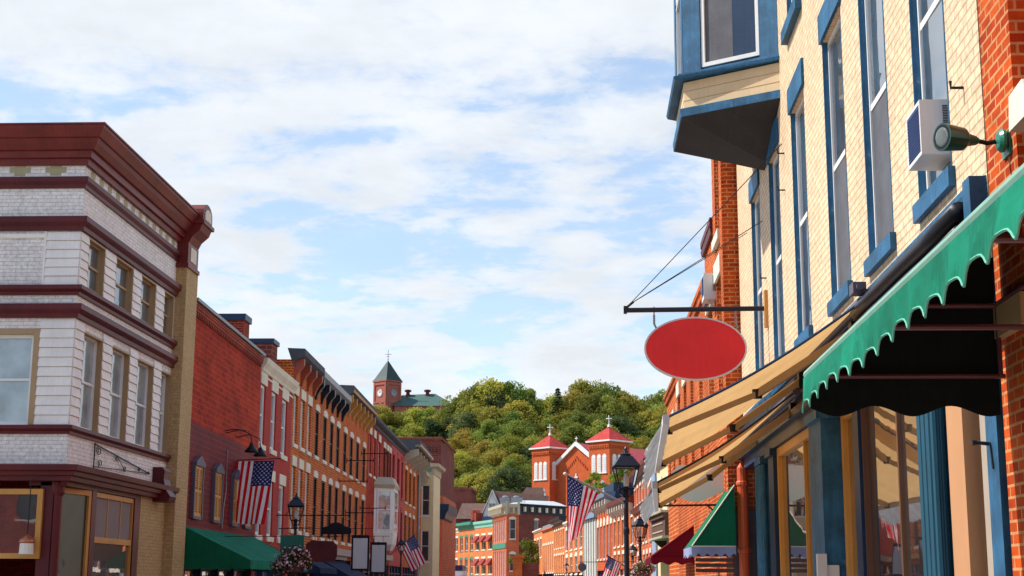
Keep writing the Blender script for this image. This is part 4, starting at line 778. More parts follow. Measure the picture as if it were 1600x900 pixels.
# ------------------------------------------------------------------ CHURCH
ch0 = Vector((-11.75, 345)); cd = Vector((math.cos(R(45)), -math.sin(R(45)))); Ch = Fr(tuple(ch0), tuple(ch0+cd*30))
rCh = thing('twin_tower_church', 'orange brick church with two red pyramid roofed towers, white louvres and crosses', 'church', (ch0.x, ch0.y, 8))
def tower(s0, s1, z1, apex, zl, zw):
    w_ = s1-s0; m_ = M(); n = 3; q = w_/3.6
    lw = [(s0+w_*0.14+k*w_*0.26, s0+w_*0.14+k*w_*0.26+w_*0.19) for k in range(3)]
    Ch.wall(m_, s0, s1, 4, z1, [(a, b, zl[0], zl[1]) for a, b in lw]+[(s0+w_*x, s0+w_*(x+0.2), zw[0], zw[1]) for x in (0.2, 0.56)], 0.35)
    side = Fr(Ch.xy(s1, 0), Ch.xy(s1, -w_)); side.n = -side.n if side.n.dot(Ch.d) < 0 else side.n
    side.wall(m_, 0, w_, 4, z1, [(a-s0, b-s0, zl[0], zl[1]) for a, b in lw], 0.35)
    m_.poly([Ch.p(s0,0,4), Ch.p(s0,-w_,4), Ch.p(s0,-w_,z1), Ch.p(s0,0,z1)]); m_.poly([Ch.p(s0,-w_,4), Ch.p(s1,-w_,4), Ch.p(s1,-w_,z1), Ch.p(s0,-w_,z1)])
    for f_, a0, a1 in ((Ch, s0, s1), (side, 0, w_)):
        for k in range(12): x = a0+0.2+(a1-a0-0.6)*k/11; f_.box(m_, x, x+0.28, 0, 0.22, z1-1.5, z1-1.0)
        f_.box(m_, a0, a1, 0, 0.24, z1-1.0, z1-0.6)
    tw = part(m_, 'tower', church_brick, rCh)
    m_ = M(); c = Ch.p((s0+s1)/2, -w_/2, 0); r0 = w_*0.5+0.55
    cor = [Ch.p(s0-0.55, 0.55, 0), Ch.p(s1+0.55, 0.55, 0), Ch.p(s1+0.55, -w_-0.55, 0), Ch.p(s0-0.55, -w_-0.55, 0)]
    for a in range(4):
        p, q2 = cor[a], cor[(a+1) % 4]; m_.poly([(p.x, p.y, z1+0.25), (q2.x, q2.y, z1+0.25), (c.x, c.y, apex)])
    part(m_, 'tower_roof', roof_red, tw)
    m_ = M(); m_.prism([(p.x, p.y, z1-0.1) for p in cor], [(p.x, p.y, z1+0.25) for p in cor]); part(m_, 'eave', white_trim, tw)
    m_ = M(); m_.tube([(c.x, c.y, apex-0.2), (c.x, c.y, apex+2.6)], 0.13, 6); m_.tube([c+Vector((-0.75*0.9, 0.1, apex+1.8)), c+Vector((0.75*0.9, -0.1, apex+1.8))], 0.13, 6); m_.lathe((c.x, c.y, apex-0.1), [(0.4, 0), (0.25, 0.6)], 8); part(m_, 'cross', white_trim, tw)
    for f_, L0 in ((Ch, 0), (side, -s0)):
        for a, b in lw:
            a, b = a+L0, b+L0; x = M(); n = 8; pts = [(a+(b-a)*(1-math.cos(math.pi*k/n))/2, zl[1]-0.1+(b-a)*0.5*math.sin(math.pi*k/n)) for k in range(n+1)]
            f_.sz(x, [(b, zl[0]), (a, zl[0])]+pts, -0.2, 0.06)
            for k in range(9): z = zl[0]+0.25+k*(zl[1]-zl[0])/9.5; f_.box(x, a+0.12, b-0.12, 0.06, 0.12, z, z+0.2)
            f_.box(x, a-0.15, b+0.15, 0, 0.2, zl[0]-0.25, zl[0]); part(x, 'belfry_louvre', white_trim, tw)
    for x in (0.2, 0.56):
        a, b = s0+w_*x, s0+w_*(x+0.2); window(Ch, rCh, a, b, zw[0], zw[1], 0.15, white_trim, g_pale, 0.16)
        y = M(); n = 8; pts = [(a+(b-a)*(1-math.cos(math.pi*k/n))/2, zw[1]+(b-a)*0.5*math.sin(math.pi*k/n)) for k in range(n+1)]; Ch.sz(y, pts, 0.0, 0.07); part(y, 'window_head', g_pale, tw)
    return tw
tower(0, 6.0, 32.6, 36.0, (25.4, 29.0), (19.0, 22.6))
tower(18.9, 25.4, 33.0, 36.6, (26.0, 29.6), (21.2, 23.6))
m_ = M(); o_ = -2.4; zf, za, ms = 28.8, 33.0, 12.45
m_.poly([Ch.p(6, o_, 4), Ch.p(18.9, o_, 4), Ch.p(18.9, o_, zf), Ch.p(ms, o_, za), Ch.p(6, o_, zf)])
D_ = 34; m_.poly([Ch.p(18.9, -6, 4), Ch.p(18.9, -D_, 4), Ch.p(18.9, -D_, zf-1), Ch.p(18.9, -6, zf-1)])
for k in range(13):
    t = k/12; x = 9.2+6.5*t; z = 27.2+2.8*(1-abs(2*t-1)); Ch.box(m_, x, x+0.28, o_, o_+0.22, z, z+0.45)
nv = part(m_, 'nave', church_brick, rCh)
m_ = M()
for sa, sb in ((6.0, ms), (18.9, ms)): m_.prism([Ch.p(sa, o_+0.5, zf-0.3), Ch.p(sa, o_-0.3, zf-0.3), Ch.p(sa, o_-0.3, zf+0.6), Ch.p(sa, o_+0.5, zf+0.6)], [Ch.p(sb, o_+0.5, za-0.2), Ch.p(sb, o_-0.3, za-0.2), Ch.p(sb, o_-0.3, za+0.7), Ch.p(sb, o_+0.5, za+0.7)])
m_.tube([Ch.p(ms, o_, za+0.6), Ch.p(ms, o_, za+2)], 0.1, 6); m_.tube([Ch.p(ms-0.4, o_, za+1.5), Ch.p(ms+0.4, o_, za+1.5)], 0.1, 6)
Ch.box(m_, ms-0.15, ms+0.15, o_+0.02, o_+0.2, 24.0, 26.4); Ch.box(m_, ms-0.6, ms+0.6, o_+0.02, o_+0.22, 25.4, 25.7); part(m_, 'gable_trim', white_trim, nv)
m_ = M(); m_.poly([Ch.p(5.5, o_-0.2, zf+0.3), Ch.p(ms, o_-0.2, za+0.4), Ch.p(ms, -D_, za+0.4), Ch.p(5.5, -D_, zf+0.3)]); m_.poly([Ch.p(20.2, o_-4, zf-0.7), Ch.p(ms, o_-0.2, za+0.4), Ch.p(ms, -D_, za+0.4), Ch.p(20.2, -D_, zf-0.7)])
part(m_, 'nave_roof', roof_pink, nv)
for a in (9.2, 14.6): window(Ch, rCh, a, a+1.1, 19.5, 22.6, 0.1-o_, white_trim, g_pale, 0.15)

# ------------------------------------------------------------------ CLOCK TOWER school
T0 = Vector((-89.6, 622)); a_ = R(42); Ct = Fr(tuple(T0), (T0.x+math.cos(a_), T0.y-math.sin(a_))); wT = 8.2
rT = thing('clock_tower_school', 'school on the ridge with a brick clock tower, dark pyramid spire and green hipped roof', 'school', (T0.x, T0.y, 43))
sT = Fr(Ct.xy(wT, 0), Ct.xy(wT, -wT))
m_ = M(); m_.prism([Ct.p(0,0,40), Ct.p(wT,0,40), Ct.p(wT,-wT,40), Ct.p(0,-wT,40)], [Ct.p(0,0,86.2), Ct.p(wT,0,86.2), Ct.p(wT,-wT,86.2), Ct.p(0,-wT,86.2)])
for f in (Ct, sT):
    for a in (0, wT-0.9): f.box(m_, a, a+0.9, 0, 0.35, 70, 86)
    f.box(m_, 0.9, wT-0.9, 0, 0.3, 84.8, 86); f.box(m_, 0.9, wT-0.9, 0, 0.3, 77, 77.8)
tw = part(m_, 'tower', tower_brick, rT)
cc = Ct.p(wT/2, -wT/2, 0); cor = [Ct.p(-0.5, 0.5, 0), Ct.p(wT+0.5, 0.5, 0), Ct.p(wT+0.5, -wT-0.5, 0), Ct.p(-0.5, -wT-0.5, 0)]
m_ = M(); m_.prism([(p.x, p.y, 86.2) for p in cor], [(p.x, p.y, 86.8) for p in cor]); part(m_, 'eave', tower_brick, tw)
m_ = M()
for a in range(4):
    p, q2 = cor[a], cor[(a+1) % 4]; lp = lambda v, t: (v.x+(cc.x-v.x)*t, v.y+(cc.y-v.y)*t)
    m_.poly([(p.x, p.y, 86.8), (q2.x, q2.y, 86.8), (*lp(q2, 0.22), 88.6), (*lp(p, 0.22), 88.6)]); m_.poly([(*lp(p, 0.22), 88.6), (*lp(q2, 0.22), 88.6), (cc.x, cc.y, 96)])
part(m_, 'spire', roof_slate, tw)
m_ = M(); m_.tube([(cc.x, cc.y, 95.5), (cc.x, cc.y, 100.5)], 0.13, 6); m_.tube([(cc.x-1.4, cc.y, 98.6), (cc.x+1.6, cc.y, 98.6)], 0.1, 6); m_.tube([(cc.x-0.7, cc.y, 97.6), (cc.x+0.7, cc.y, 97.6)], 0.08, 6); m_.lathe((cc.x, cc.y, 96.4), [(0.1, -0.3), (0.35, 0), (0.1, 0.3)], 8); part(m_, 'weather_vane', grey_m, tw)
for f, fm in ((Ct, white_trim), (sT, grey_m)):  # right-hand dial is greyer: the tower's shade put into its colour
    m_ = M(); c = (wT/2, 81.3); rr = 1.55; f.sz(m_, [(c[0]+rr*math.cos(k*math.pi/12), c[1]+rr*math.sin(k*math.pi/12)) for k in range(24)], 0, 0.25); cf = part(m_, 'clock_face', fm, tw)
    m_ = M()
    for k in range(12):
        an = k*math.pi/6; x, z = c[0]+1.25*math.cos(an), c[1]+1.25*math.sin(an); f.box(m_, x-0.1, x+0.1, 0.26, 0.3, z-0.1, z+0.1)
    f.sz(m_, [(c[0]-0.08, c[1]), (c[0]+0.08, c[1]), (c[0]+0.7, c[1]+0.6), (c[0]+0.6, c[1]+0.7)], 0.26, 0.3); f.sz(m_, [(c[0]-0.08, c[1]), (c[0]+0.08, c[1]), (c[0]+0.06, c[1]+1.1), (c[0]-0.06, c[1]+1.1)], 0.26, 0.3)
    part(m_, 'clock_hands', black, cf)
hb = [(-80, 618), (-54.5, 618), (-54.5, 640), (-80, 640)]
m_ = M(); m_.prism([(x, y, 40) for x, y in hb], [(x, y, 75.5) for x, y in hb]); part(m_, 'hall_wall', tower_brick, rT)
m_ = M(); m_.prism([(-81, 617, 75.5), (-53.6, 617, 75.5), (-53.6, 641, 75.5), (-81, 641, 75.5)], [(-78, 627, 81.4), (-63.5, 627, 82), (-63.5, 631, 82), (-78, 631, 81.4)]); part(m_, 'hall_roof', roof_green, rT)
for x in (-75.3, -66.8):
    m_ = M(); m_.lathe((x, 626, 80.5), [(1.1, 0), (1.1, 1.0), (0.8, 1.2), (0.8, 2.0), (1.5, 2.2), (1.5, 2.9), (1.0, 3.1)], 8); part(m_, 'roof_ventilator', burg, rT)

# ------------------------------------------------------------------ RIGHT: yellow building
Y = Fr((2.75, 30), (2.75, 0))
rY = thing('yellow_building', 'cream yellow painted brick building with blue window surrounds, nearest on the right', 'building', (2.75, 13, 0))
yw = [(7.1, 8.15), (9.35, 10.4), (11.65, 12.75), (14.2, 15.35), (16.32, 17.42), (18.42, 19.48)]
Z0, Z1, HB = 4.72, 7.72, 12.5
ops = [(a, b, Z0, Z1) for a, b in yw] + [(11.65, 12.75, 8.88, 11.8), (14.2, 15.35, 8.88, 11.8), (16.32, 17.42, 8.88, 11.8), (18.42, 19.48, 8.88, 11.8)]
m_ = M(); Y.wall(m_, 5.1, 20.35, 3.85, HB, ops, 0.17); Y.shell(m_, 5.1, 20.35, 3.85, HB, 12)
part(m_, 'wall', yellow_brick, rY)
gl = [(g_sky, None), (g_sky, None), (g_sky, g_dark), (g_dark, g_screen), (g_sky, g_screen), (g_sky, None)]
for i, (a, b) in enumerate(yw):
    window(Y, rY, a, b, Z0, Z1, 0.085, white_trim, gl[i][0], 0.055, gmat2=gl[i][1], ft=0.03)
    x = M()                                                      # blue reveal lining, sill and lintel
    Y.box(x, a-0.004, a+0.018, -0.10, 0.006, Z0, Z1); Y.box(x, b-0.018, b+0.004, -0.10, 0.006, Z0, Z1)
    Y.box(x, a-0.04, b+0.08, -0.10, 0.055, Z0-0.15, Z0-0.002); Y.box(x, a-0.06, b+0.08, -0.10, 0.035, Z1+0.002, Z1+0.34)
    part(x, 'window_surround', blue, rY)
for (a, b, c, d) in ops[6:]:
    window(Y, rY, a, b, c, d, 0.085, white_trim, g_sky, 0.055, ft=0.03); x = M()
    Y.box(x, a-0.004, a+0.018, -0.125, 0.006, c, d); Y.box(x, b-0.018, b+0.004, -0.125, 0.006, c, d); Y.box(x, a-0.1, b+0.1, -0.12, 0.085, c-0.17, c-0.002); Y.box(x, a-0.1, b+0.1, -0.12, 0.05, d+0.002, d+0.34); part(x, 'window_surround', blue, rY)
# ties and hooks in the brick
x = M()
for s, z in ((19.9, 5.2), (10.9, 6.9), (8.7, 6.15), (10.95, 7.4)): x.tube([Y.p(s, 0, z), Y.p(s, 0.09, z), Y.p(s, 0.09, z+0.05)], 0.012, 5)
part(x, 'wall_hook', black, rY)
# storefront cornice and fascia
x = M(); x.sweep([Y.xy(5.1), Y.xy(20.33)], [(0, 4.30), (0.07, 4.30), (0.09, 4.36), (0.09, 4.40), (0, 4.43)]); Y.box(x, 20.16, 20.34, 0, 0.12, 3.9, 4.42); part(x, 'storefront_cornice', blue, rY)
x = M(); Y.box(x, 5.1, 20.15, 0.0, 0.05, 3.86, 4.295); part(x, 'fascia', soffit, rY)
x = M()
for z, r_ in ((4.23, 0.075), (4.07, 0.07)): x.tube([Y.p(20.1, 0.13, z), Y.p(19.2, 0.137, z-0.014), Y.p(18.5, 0.13, z-0.002), Y.p(17.7, 0.14, z-0.012), Y.p(17.0, 0.13, z), Y.p(16.3, 0.135, z-0.01)], r_, 12)
part(x, 'rolled_cover', black, rY, smooth=True)
x = M(); Y.box(x, 5.2, 20.1, -0.25, 0.05, 3.58, 3.84); Y.box(x, 5.2, 20.1, 0.05, 0.13, 3.74, 3.84); part(x, 'entablature', blue_d, rY)
# posts
def post(a, b, o1, mt, z0=0.12, z1=3.58, flute=0, name='storefront_post'):
    x = M(); Y.box(x, a, b, -0.2, o1, z0, z1)
    if flute:
        for k in range(flute):
            q = a+(b-a)*(k+0.5)/flute; x.tube([Y.p(q, o1, z0+0.3), Y.p(q, o1, z1-0.12)], (b-a)/flute*0.36, 8)
        for k in range(3): Y_ = o1*0.25+k*o1*0.33; x.tube([Y.p(b, Y_, z0+0.3), Y.p(b, Y_, z1-0.12)], 0.035, 8)
    Y.box(x, a-0.03, b+0.03, -0.2, o1+0.05, z0, z0+0.28); Y.box(x, a-0.03, b+0.03, -0.2, o1+0.05, z1-0.1, z1)
    return part(x, name, mt, rY)
post(7.15, 7.8, 0.02, blue, flute=4); post(8.65, 9.2, 0.05, blue_d); post(13.1, 13.95, 0.14, blue); post(15.05, 15.35, 0.0, blue_d)
post(18.32, 18.75, 0.06, teal, flute=3); post(20.05, 20.32, 0.03, blue)
post(19.05, 19.5, 0.04, paint('salmon_tan', (0.55, 0.28, 0.14), 0.4, 0.08, 0.1)); post(19.62, 19.95, -0.05, paint('warm_grey', (0.42, 0.35, 0.28), 0.5, 0.1, 0.1))
def yframe(a, b, c, d, o, wf, mt, gm, cols=()):
    x = M(); Y.box(x, a, a+wf, o-0.05, o+0.05, c, d); Y.box(x, b-wf, b, o-0.05, o+0.05, c, d); Y.box(x, a+wf, b-wf, o-0.05, o+0.05, c, c+wf); Y.box(x, a+wf, b-wf, o-0.05, o+0.05, d-wf, d)
    for q in cols: Y.box(x, q-0.025, q+0.025, o-0.04, o+0.03, c+wf, d-wf)
    w_ = part(x, 'shop_window', mt, rY); y = M(); Y.box(y, a+wf, b-wf, o-0.02, o-0.005, c+wf, d-wf); part(y, 'pane', gm, w_)
yframe(9.25, 13.08, 0.8, 3.57, -0.05, 0.12, wood_o, g_shop, cols=(11.6,)); yframe(14.0, 15.03, 0.12, 3.57, -0.12, 0.13, wood_o, g_shop)
yframe(15.37, 18.3, 0.8, 3.57, -0.08, 0.04, paint('brown_wood', (0.14, 0.06, 0.03), 0.4, 0.2, 0.2), g_shop, cols=(16.9,)); yframe(18.78, 19.03, 0.5, 3.57, -0.1, 0.03, blue_d, g_dark); 
x = M(); Y.box(x, 9.2, 20.1, -0.18, 0.06, 0.12, 0.8); Y.box(x, 5.1, 20.3, -0.4, -0.2, 0, 3.9); Y.box(x, 5.1, 20.3, -0.42, 0.0, 3.845, 3.86); part(x, 'bulkhead', blue_d, rY)
x = M(); x.tube([Y.p(20.15, 0.02, 2.62), Y.p(20.15, 0.12, 2.63)], 0.013, 8); x.tube([Y.p(20.15, 0.12, 2.63), Y.p(20.15, 0.15, 2.63)], 0.02, 8); x.tube([Y.p(20.18, 0.04, 2.62), Y.p(20.22, 0.04, 2.45)], 0.007, 6); part(x, 'door_handle', black_b, rY)
# bay window
b1, b2, b3, b4 = Y.p(10.75, 0, 0), Vector((1.46, 20.05, 0)), Vector((1.46, 21.75, 0)), Y.p(7.35, 0, 0)
bayr = thing('bay_window', 'blue framed bay window hanging over the street from the yellow building', 'bay window', (2.75, 20.9, 8))
def rg(z, k=0.0):
    z += 0.15
    return [Vector((b1.x, b1.y-k*0.5, z)), Vector((b2.x-k, b2.y-k*0.6, z)), Vector((b3.x-k, b3.y+k*0.6, z)), Vector((b4.x, b4.y+k*0.5, z))]
x = M(); x.prism(rg(8.22, -0.03), rg(8.62, -0.03)); part(x, 'apron', boards, bayr)
x = M()
for z in (8.34, 8.48):
    for p, q in zip(rg(z, -0.03)[:3], rg(z, -0.03)[1:]): d_ = (q-p).normalized(); n_ = Vector((-d_.y, d_.x, 0)); n_ = n_ if n_.x < 0 or n_.y < 0 else -n_; x.hexa([p, q, q+n_*0.003, p+n_*0.003, p+Vector((0,0,0.008)), q+Vector((0,0,0.008)), q+n_*0.003+Vector((0,0,0.008)), p+n_*0.003+Vector((0,0,0.008))])
part(x, 'board_joint', trim_tan, bayr)
x = M(); x.prism(rg(8.10, 0.02), rg(8.218, 0.03)); x.prism(rg(8.64, 0.10), rg(8.69, 0.12)); x.prism(rg(8.69, 0.05), rg(8.74, 0.05)); part(x, 'ledge', blue, bayr)
x = M(); r_ = rg(8.098, 0.0); w0 = Y.p(9.25, 0.0, 7.76); w1 = Y.p(8.85, 0.0, 7.76); fm_ = Vector((1.50, 20.9, 8.02))
x.poly([r_[0], r_[1], w0]); x.poly([r_[1], r_[2], w1, w0]); x.poly([r_[2], r_[3], w1]); x.poly([r_[0], w0, w1, r_[3]]); part(x, 'soffit', soffit, bayr)
x = M(); x.prism(rg(8.74, -0.09), rg(12.3, -0.09)); part(x, 'core', blue_d, bayr)
for p, q in ((b1, b2), (b2, b3), (b3, b4)):
    f = Fr((p.x, p.y), (q.x, q.y)); L_ = f.len
    if f.n.x > 0: f.n = -f.n
    o_ = -0.09; x = M(); cw = 0.30 if L_ < 1.8 else 0.2
    f.box(x, 0.02, cw, o_-0.0, o_+0.07, 8.895, 12.45); f.box(x, L_-cw, L_-0.02, o_, o_+0.07, 8.895, 12.45); part(x, 'casing', blue, bayr)
    x = M(); a, b = cw+0.01, L_-cw-0.01
    for (c, d) in ((8.95, 10.45), (10.51, 12.05)):
        f.box(x, a, a+0.05, o_, o_+0.055, c, d); f.box(x, b-0.05, b, o_, o_+0.055, c, d); f.box(x, a+0.05, b-0.05, o_, o_+0.055, c, c+0.06); f.box(x, a+0.05, b-0.05, o_, o_+0.055, d-0.05, d)
    wn = part(x, 'bay_sash', white_trim, bayr); x = M(); f.box(x, a+0.04, b-0.04, o_+0.001, o_+0.025, 8.99, 12.0); part(x, 'pane', g_screen if p is b1 else g_sky, wn)
x = M(); x.prism(rg(12.3, 0.1), rg(12.6, 0.2)); part(x, 'cornice', blue, bayr)

# oval sign on its arm
sg = thing('oval_sign', 'blank red oval sign with white rim hanging from a long dark arm', 'sign', (1.68, 21.3, 5))
x = M(); c = Vector((1.68, 21.3, 5.09)); rx, rz_ = 0.755, 0.475; n = 48
ov = lambda k, f_, y: Vector((c.x+rx*f_*math.cos(2*math.pi*k/n), c.y+y, c.z+rz_*(1-(1-f_)*1.5)*math.sin(2*math.pi*k/n)))
x.prism([ov(k, 1, -0.03) for k in range(n)], [ov(k, 1, 0.03) for k in range(n)]); part(x, 'rim', sign_white, sg)
x = M(); x.prism([ov(k, 0.965, -0.034) for k in range(n)], [ov(k, 0.965, 0.034) for k in range(n)]); part(x, 'panel', sign_red, sg)
x = M(); x.tube([(0.66, 21.3, 5.67), (2.74, 21.3, 5.69)], 0.037, 10); x.box(0.63, 0.68, 21.26, 21.34, 5.62, 5.73); part(x, 'arm', black_b, sg)
for sx in (1.08, 2.28):
    x = M()
    x.tube([(sx, 21.3, 5.72), (sx, 21.3, 5.60)], 0.012, 6)
    for k in range(4): zc = 5.58-k*0.035; x.lathe((sx, 21.3, zc), [(0.012, -0.02), (0.02, 0), (0.012, 0.02)], 6)
    x.tube([(sx, 21.3, 5.46), (sx+0.03, 21.3, 5.40)], 0.016, 6)
    part(x, 'hanging_link', grey_m, sg)
x = M(); 
for tgt in (Y.p(10.9, 0.02, 7.55), Y.p(6.6, 0.02, 7.35), Y.p(8.6, 0.02, 7.05)): x.tube([(0.72, 21.3, 5.76), tgt], 0.0065, 5)
x.tube([(0.66, 21.3, 5.70), (0.78, 21.3, 5.80)], 0.02, 6); part(x, 'guy_wire', black, sg)
x = M(); x.box(2.70, 2.76, 21.2, 21.34, 5.40, 5.95); part(x, 'wall_plate', wood_o, sg)

# air conditioner at the nearest window
def ac_unit(name, label, cx, y0, y1, z0, z1, x0, x1, brace=False):
    t = thing(name, label, 'air conditioner', (x1, (y0+y1)/2, z0), 'window air conditioners')
    x = M(); x.box(x0+0.012, x1, y0, y1, z0, z1); part(x, 'casing', plastic, t)
    x = M(); x.box(x0, x0+0.012, y0, y1, z0, z0+0.03); x.box(x0, x0+0.012, y0, y1, z1-0.03, z1); x.box(x0, x0+0.012, y0, y0+0.03, z0+0.03, z1-0.03); x.box(x0, x0+0.012, y1-0.03, y1, z0+0.03, z1-0.03); part(x, 'front_rim', plastic, t)
    x = M(); x.box(x0+0.004, x0+0.0115, y0+0.03, y1-0.03, z0+0.03, z1-0.03)
    for k in range(14): z = z0+0.045+k*(z1-z0-0.08)/14; x.box(x0-0.002, x0+0.004, y0+0.035, y1-0.035, z, z+0.008)
    part(x, 'coil', ac_blue, t)
    x = M(); n = 22
    for k in range(n): z = z0+0.10+k*(z1-z0-0.14)/n; x.box(x0+0.17, x1-0.03, y0-0.004, y0+0.001, z, z+0.006)
    part(x, 'side_grille', black, t)
    if brace: x = M(); x.tube([(x0+0.05, (y0+y1)/2, z0-0.005), (x1, (y0+y1)/2, z0-0.22)], 0.02, 6); x.box(x0, x1, y0, y1, z0-0.05, z0-0.003); part(x, 'brace', plastic, t)
    return t
ac_unit('air_conditioner', 'white window air conditioner on the blue sill, nearest the camera', 0, 10.68, 11.14, 4.88, 5.31, 2.57, 2.83)
# green flood lamp
fl = thing('flood_lamp', 'dark green flood lamp on a jointed arm fixed to the orange brick pier', 'lamp', (2.72, 9.0, 4.5))
ax = Vector((-0.90, -0.40, -0.02)).normalized(); base = Vector((2.72, 9.12, 4.50)); joint = base+Vector((-0.12, 0.02, 0.0))
def cone(m_, prof, o_, d_, n=20): m_.tube([o_+d_*t for t, r_ in prof], [r_ for t, r_ in prof], n)
x = M(); cone(x, [(0, 0.05), (0.01, 0.075), (0.03, 0.078), (0.05, 0.06), (0.055, 0.045)], base+Vector((0.01, 0, 0)), Vector((-1, 0, 0))); x.box(2.735, 2.765, 9.07, 9.23, 4.40, 4.56); part(x, 'wall_box', paint('bright_green_metal', (0.01, 0.2, 0.12), 0.35, 0.1, 0.1), fl)
x = M(); x.tube([joint+Vector((0.07, 0, 0)), joint+Vector((0.02, 0, -0.01)), joint+ax*0.05], 0.016, 8); part(x, 'arm', black, fl)
x = M(); h0 = joint+ax*0.05; cone(x, [(0, 0.02), (0.02, 0.030), (0.09, 0.044), (0.125, 0.074), (0.25, 0.088), (0.28, 0.091), (0.281, 0.082)], h0, ax, 24); part(x, 'hood', lamp_green, fl, smooth=False)
x = M(); cone(x, [(0.274, 0.080), (0.2815, 0.080)], h0, ax, 24); part(x, 'hood_opening', black, fl); x = M(); cone(x, [(0.2825, 0.062), (0.286, 0.05), (0.288, 0.02)], h0, ax, 24); part(x, 'lens', lens, fl)
# small security camera
x = M(); x.box(2.5, 2.62, 13.25, 13.45, 4.33, 4.43); x.tube([(2.56, 13.25, 4.38), (2.56, 13.2, 4.38)], 0.035, 12); x.tube([(2.56, 13.35, 4.38), (2.76, 13.4, 4.36)], 0.015, 6)
solo(x, 'security_camera', 'small dark grey security camera above the end of the tan awning', 'security camera', grey_paint, (2.6, 13.3, 4.3))
x = M(); x.box(2.52, 2.62, 16.0, 16.1, 1.55, 2.02); x.box(2.60, 2.75, 16.02, 16.08, 1.7, 1.9)
solo(x, 'intercom_box', 'small white intercom box on the blue storefront post', 'intercom', plastic, (2.6, 16, 1.6))

# tan retractable awnings
def tan_awning(y0, y1, zw, xf, zf, label, arms, xe, ze):
    t = thing('retractable_awning', label, 'awning', (2.75, (y0+y1)/2, zw), 'tan retractable awnings'); x = M()
    def top(u, v): return (2.62+(xf+(xe-xf)*u-2.62)*v, y0+(y1-y0)*u, zw+(zf+(ze-zf)*u-zw)*v-0.07*math.sin(math.pi*v)+0.010*math.sin(u*26)*v-0.03*math.sin(math.pi*u)*math.sin(math.pi*v))
    x.grid(top, 30, 14); part(x, 'canopy', canvas_t, t, smooth=True, recalc=False)
    x = M(); hem = [(2.62, y0, zw), (xf, y0, zf)]
    pts = [top(0, k/14) for k in range(15)]; x.tube([Vector(p)+Vector((0, -0.012, 0.01)) for p in pts], 0.014, 6); part(x, 'hem', blue_d, t)
    x = M(); x.tube([(2.62, y0-0.03, zw), (2.62, y1+0.03, zw)], 0.05, 10); part(x, 'roller', grey_paint, t)
    x = M(); x.prism([(xf-0.05, y0-0.03, zf-0.06), (xf+0.01, y0-0.03, zf-0.06), (xf+0.01, y0-0.03, zf+0.03), (xf-0.05, y0-0.03, zf+0.03)], [(xe-0.05, y1+0.03, ze-0.06), (xe+0.01, y1+0.03, ze-0.06), (xe+0.01, y1+0.03, ze+0.03), (xe-0.05, y1+0.03, ze+0.03)]); part(x, 'front_bar', plastic, t)
    x = M()
    def vl(u, v): return (xf+(xe-xf)*u-0.055-0.15*v+0.010*math.sin(u*37+v)*v+0.006*math.sin(u*90)*v, y0+(y1-y0)*u, zf+(ze-zf)*u-0.05-v*(0.22+0.012*math.sin(u*55)+0.012*math.sin(u*311)))
    x.grid(vl, 110, 5); part(x, 'valance', canvas_grey, t, smooth=True, recalc=False)
    for ay, sgn in arms:
        x = M(); ta = (ay-y0)/(y1-y0); xa, za = xf+(xe-xf)*ta, zf+(ze-zf)*ta; sh = Vector((2.66, ay, zw-0.16)); el = Vector(((2.66+xa)/2, ay+0.25*sgn, (zw+za)/2-0.19)); wr = Vector((xa+0.03, ay+0.1*sgn, za-0.02))
        for p, q, r_ in ((sh, el, 0.045), (el, wr, 0.036)):
            d_ = (q-p).normalized(); s_ = d_.cross(Vector((0, 0, 1))).normalized()*r_; v_ = s_.cross(d_).normalized()*r_*0.8
            x.prism([p+s_+v_, p-s_+v_, p-s_-v_, p+s_-v_], [q+s_+v_, q-s_+v_, q-s_-v_, q+s_-v_])
        arm = part(x, 'folding_arm', paint_arm, t)
        x = M(); x.lathe(el-Vector((0, 0, 0.045)), [(0.048, 0), (0.052, 0.09)], 10); part(x, 'elbow_joint', black, arm); x = M(); x.lathe(wr-Vector((0, 0, 0.04)), [(0.036, 0), (0.036, 0.075)], 10); part(x, 'wrist_joint', black, arm); x = M(); x.box(sh.x-0.03, sh.x+0.08, sh.y-0.08, sh.y+0.08, sh.z-0.09, sh.z+0.1); part(x, 'shoulder_joint', black, arm)
paint_arm = paint('arm_tan', (0.42, 0.28, 0.15), 0.5, 0.12, 0.1)
tan_awning(13.5, 18.5, 4.28, 0.80, 3.20, 'tan retractable awning with grey fringed valance, upper and nearer of the two', [(14.2, 1), (17.7, -1)], 0.97, 3.12)
tan_awning(17.8, 22.9, 4.0, 0.90, 2.88, 'tan retractable awning with grey valance, lower and farther of the two', [(18.5, 1), (22.1, -1)], 1.18, 2.86)

# near orange brick building
O = Fr((2.75, 9.62), (2.75, -6)); rO = thing('orange_brick_building', 'bright orange brick pier building at the right edge with stone capital', 'building', (2.75, 5, 0))
x = M(); O.wall(x, 0.0, 0.66, 0, 12.5, [], 0.2); x.poly([O.p(0.66,0,0), O.p(0.66,-0.35,0), O.p(0.66,-0.35,12.5), O.p(0.66,0,12.5)]); O.wall(x, 0.66, 15, 0, 12.5, [(1.0, 4.2, 0.3, 3.3), (1.8, 3.2, 5.0, 7.6), (5.2, 6.6, 5.0, 7.6)], 0.2, o=-0.35)
O.shell(x, 0.0, 15, 0, 12.5, 12); part(x, 'wall', bright_brick, rO)
x = M(); O.box(x, -0.02, 0.72, -0.1, 0.06, 3.27, 3.47); part(x, 'stone_capital', tan_paint, rO); x = M(); O.sz(x, [(0.68, 4.50), (1.0, 4.50), (1.1, 4.6), (1.0, 4.74), (0.72, 4.72)], -0.34, 0.05); part(x, 'stone_block', stone, rO)
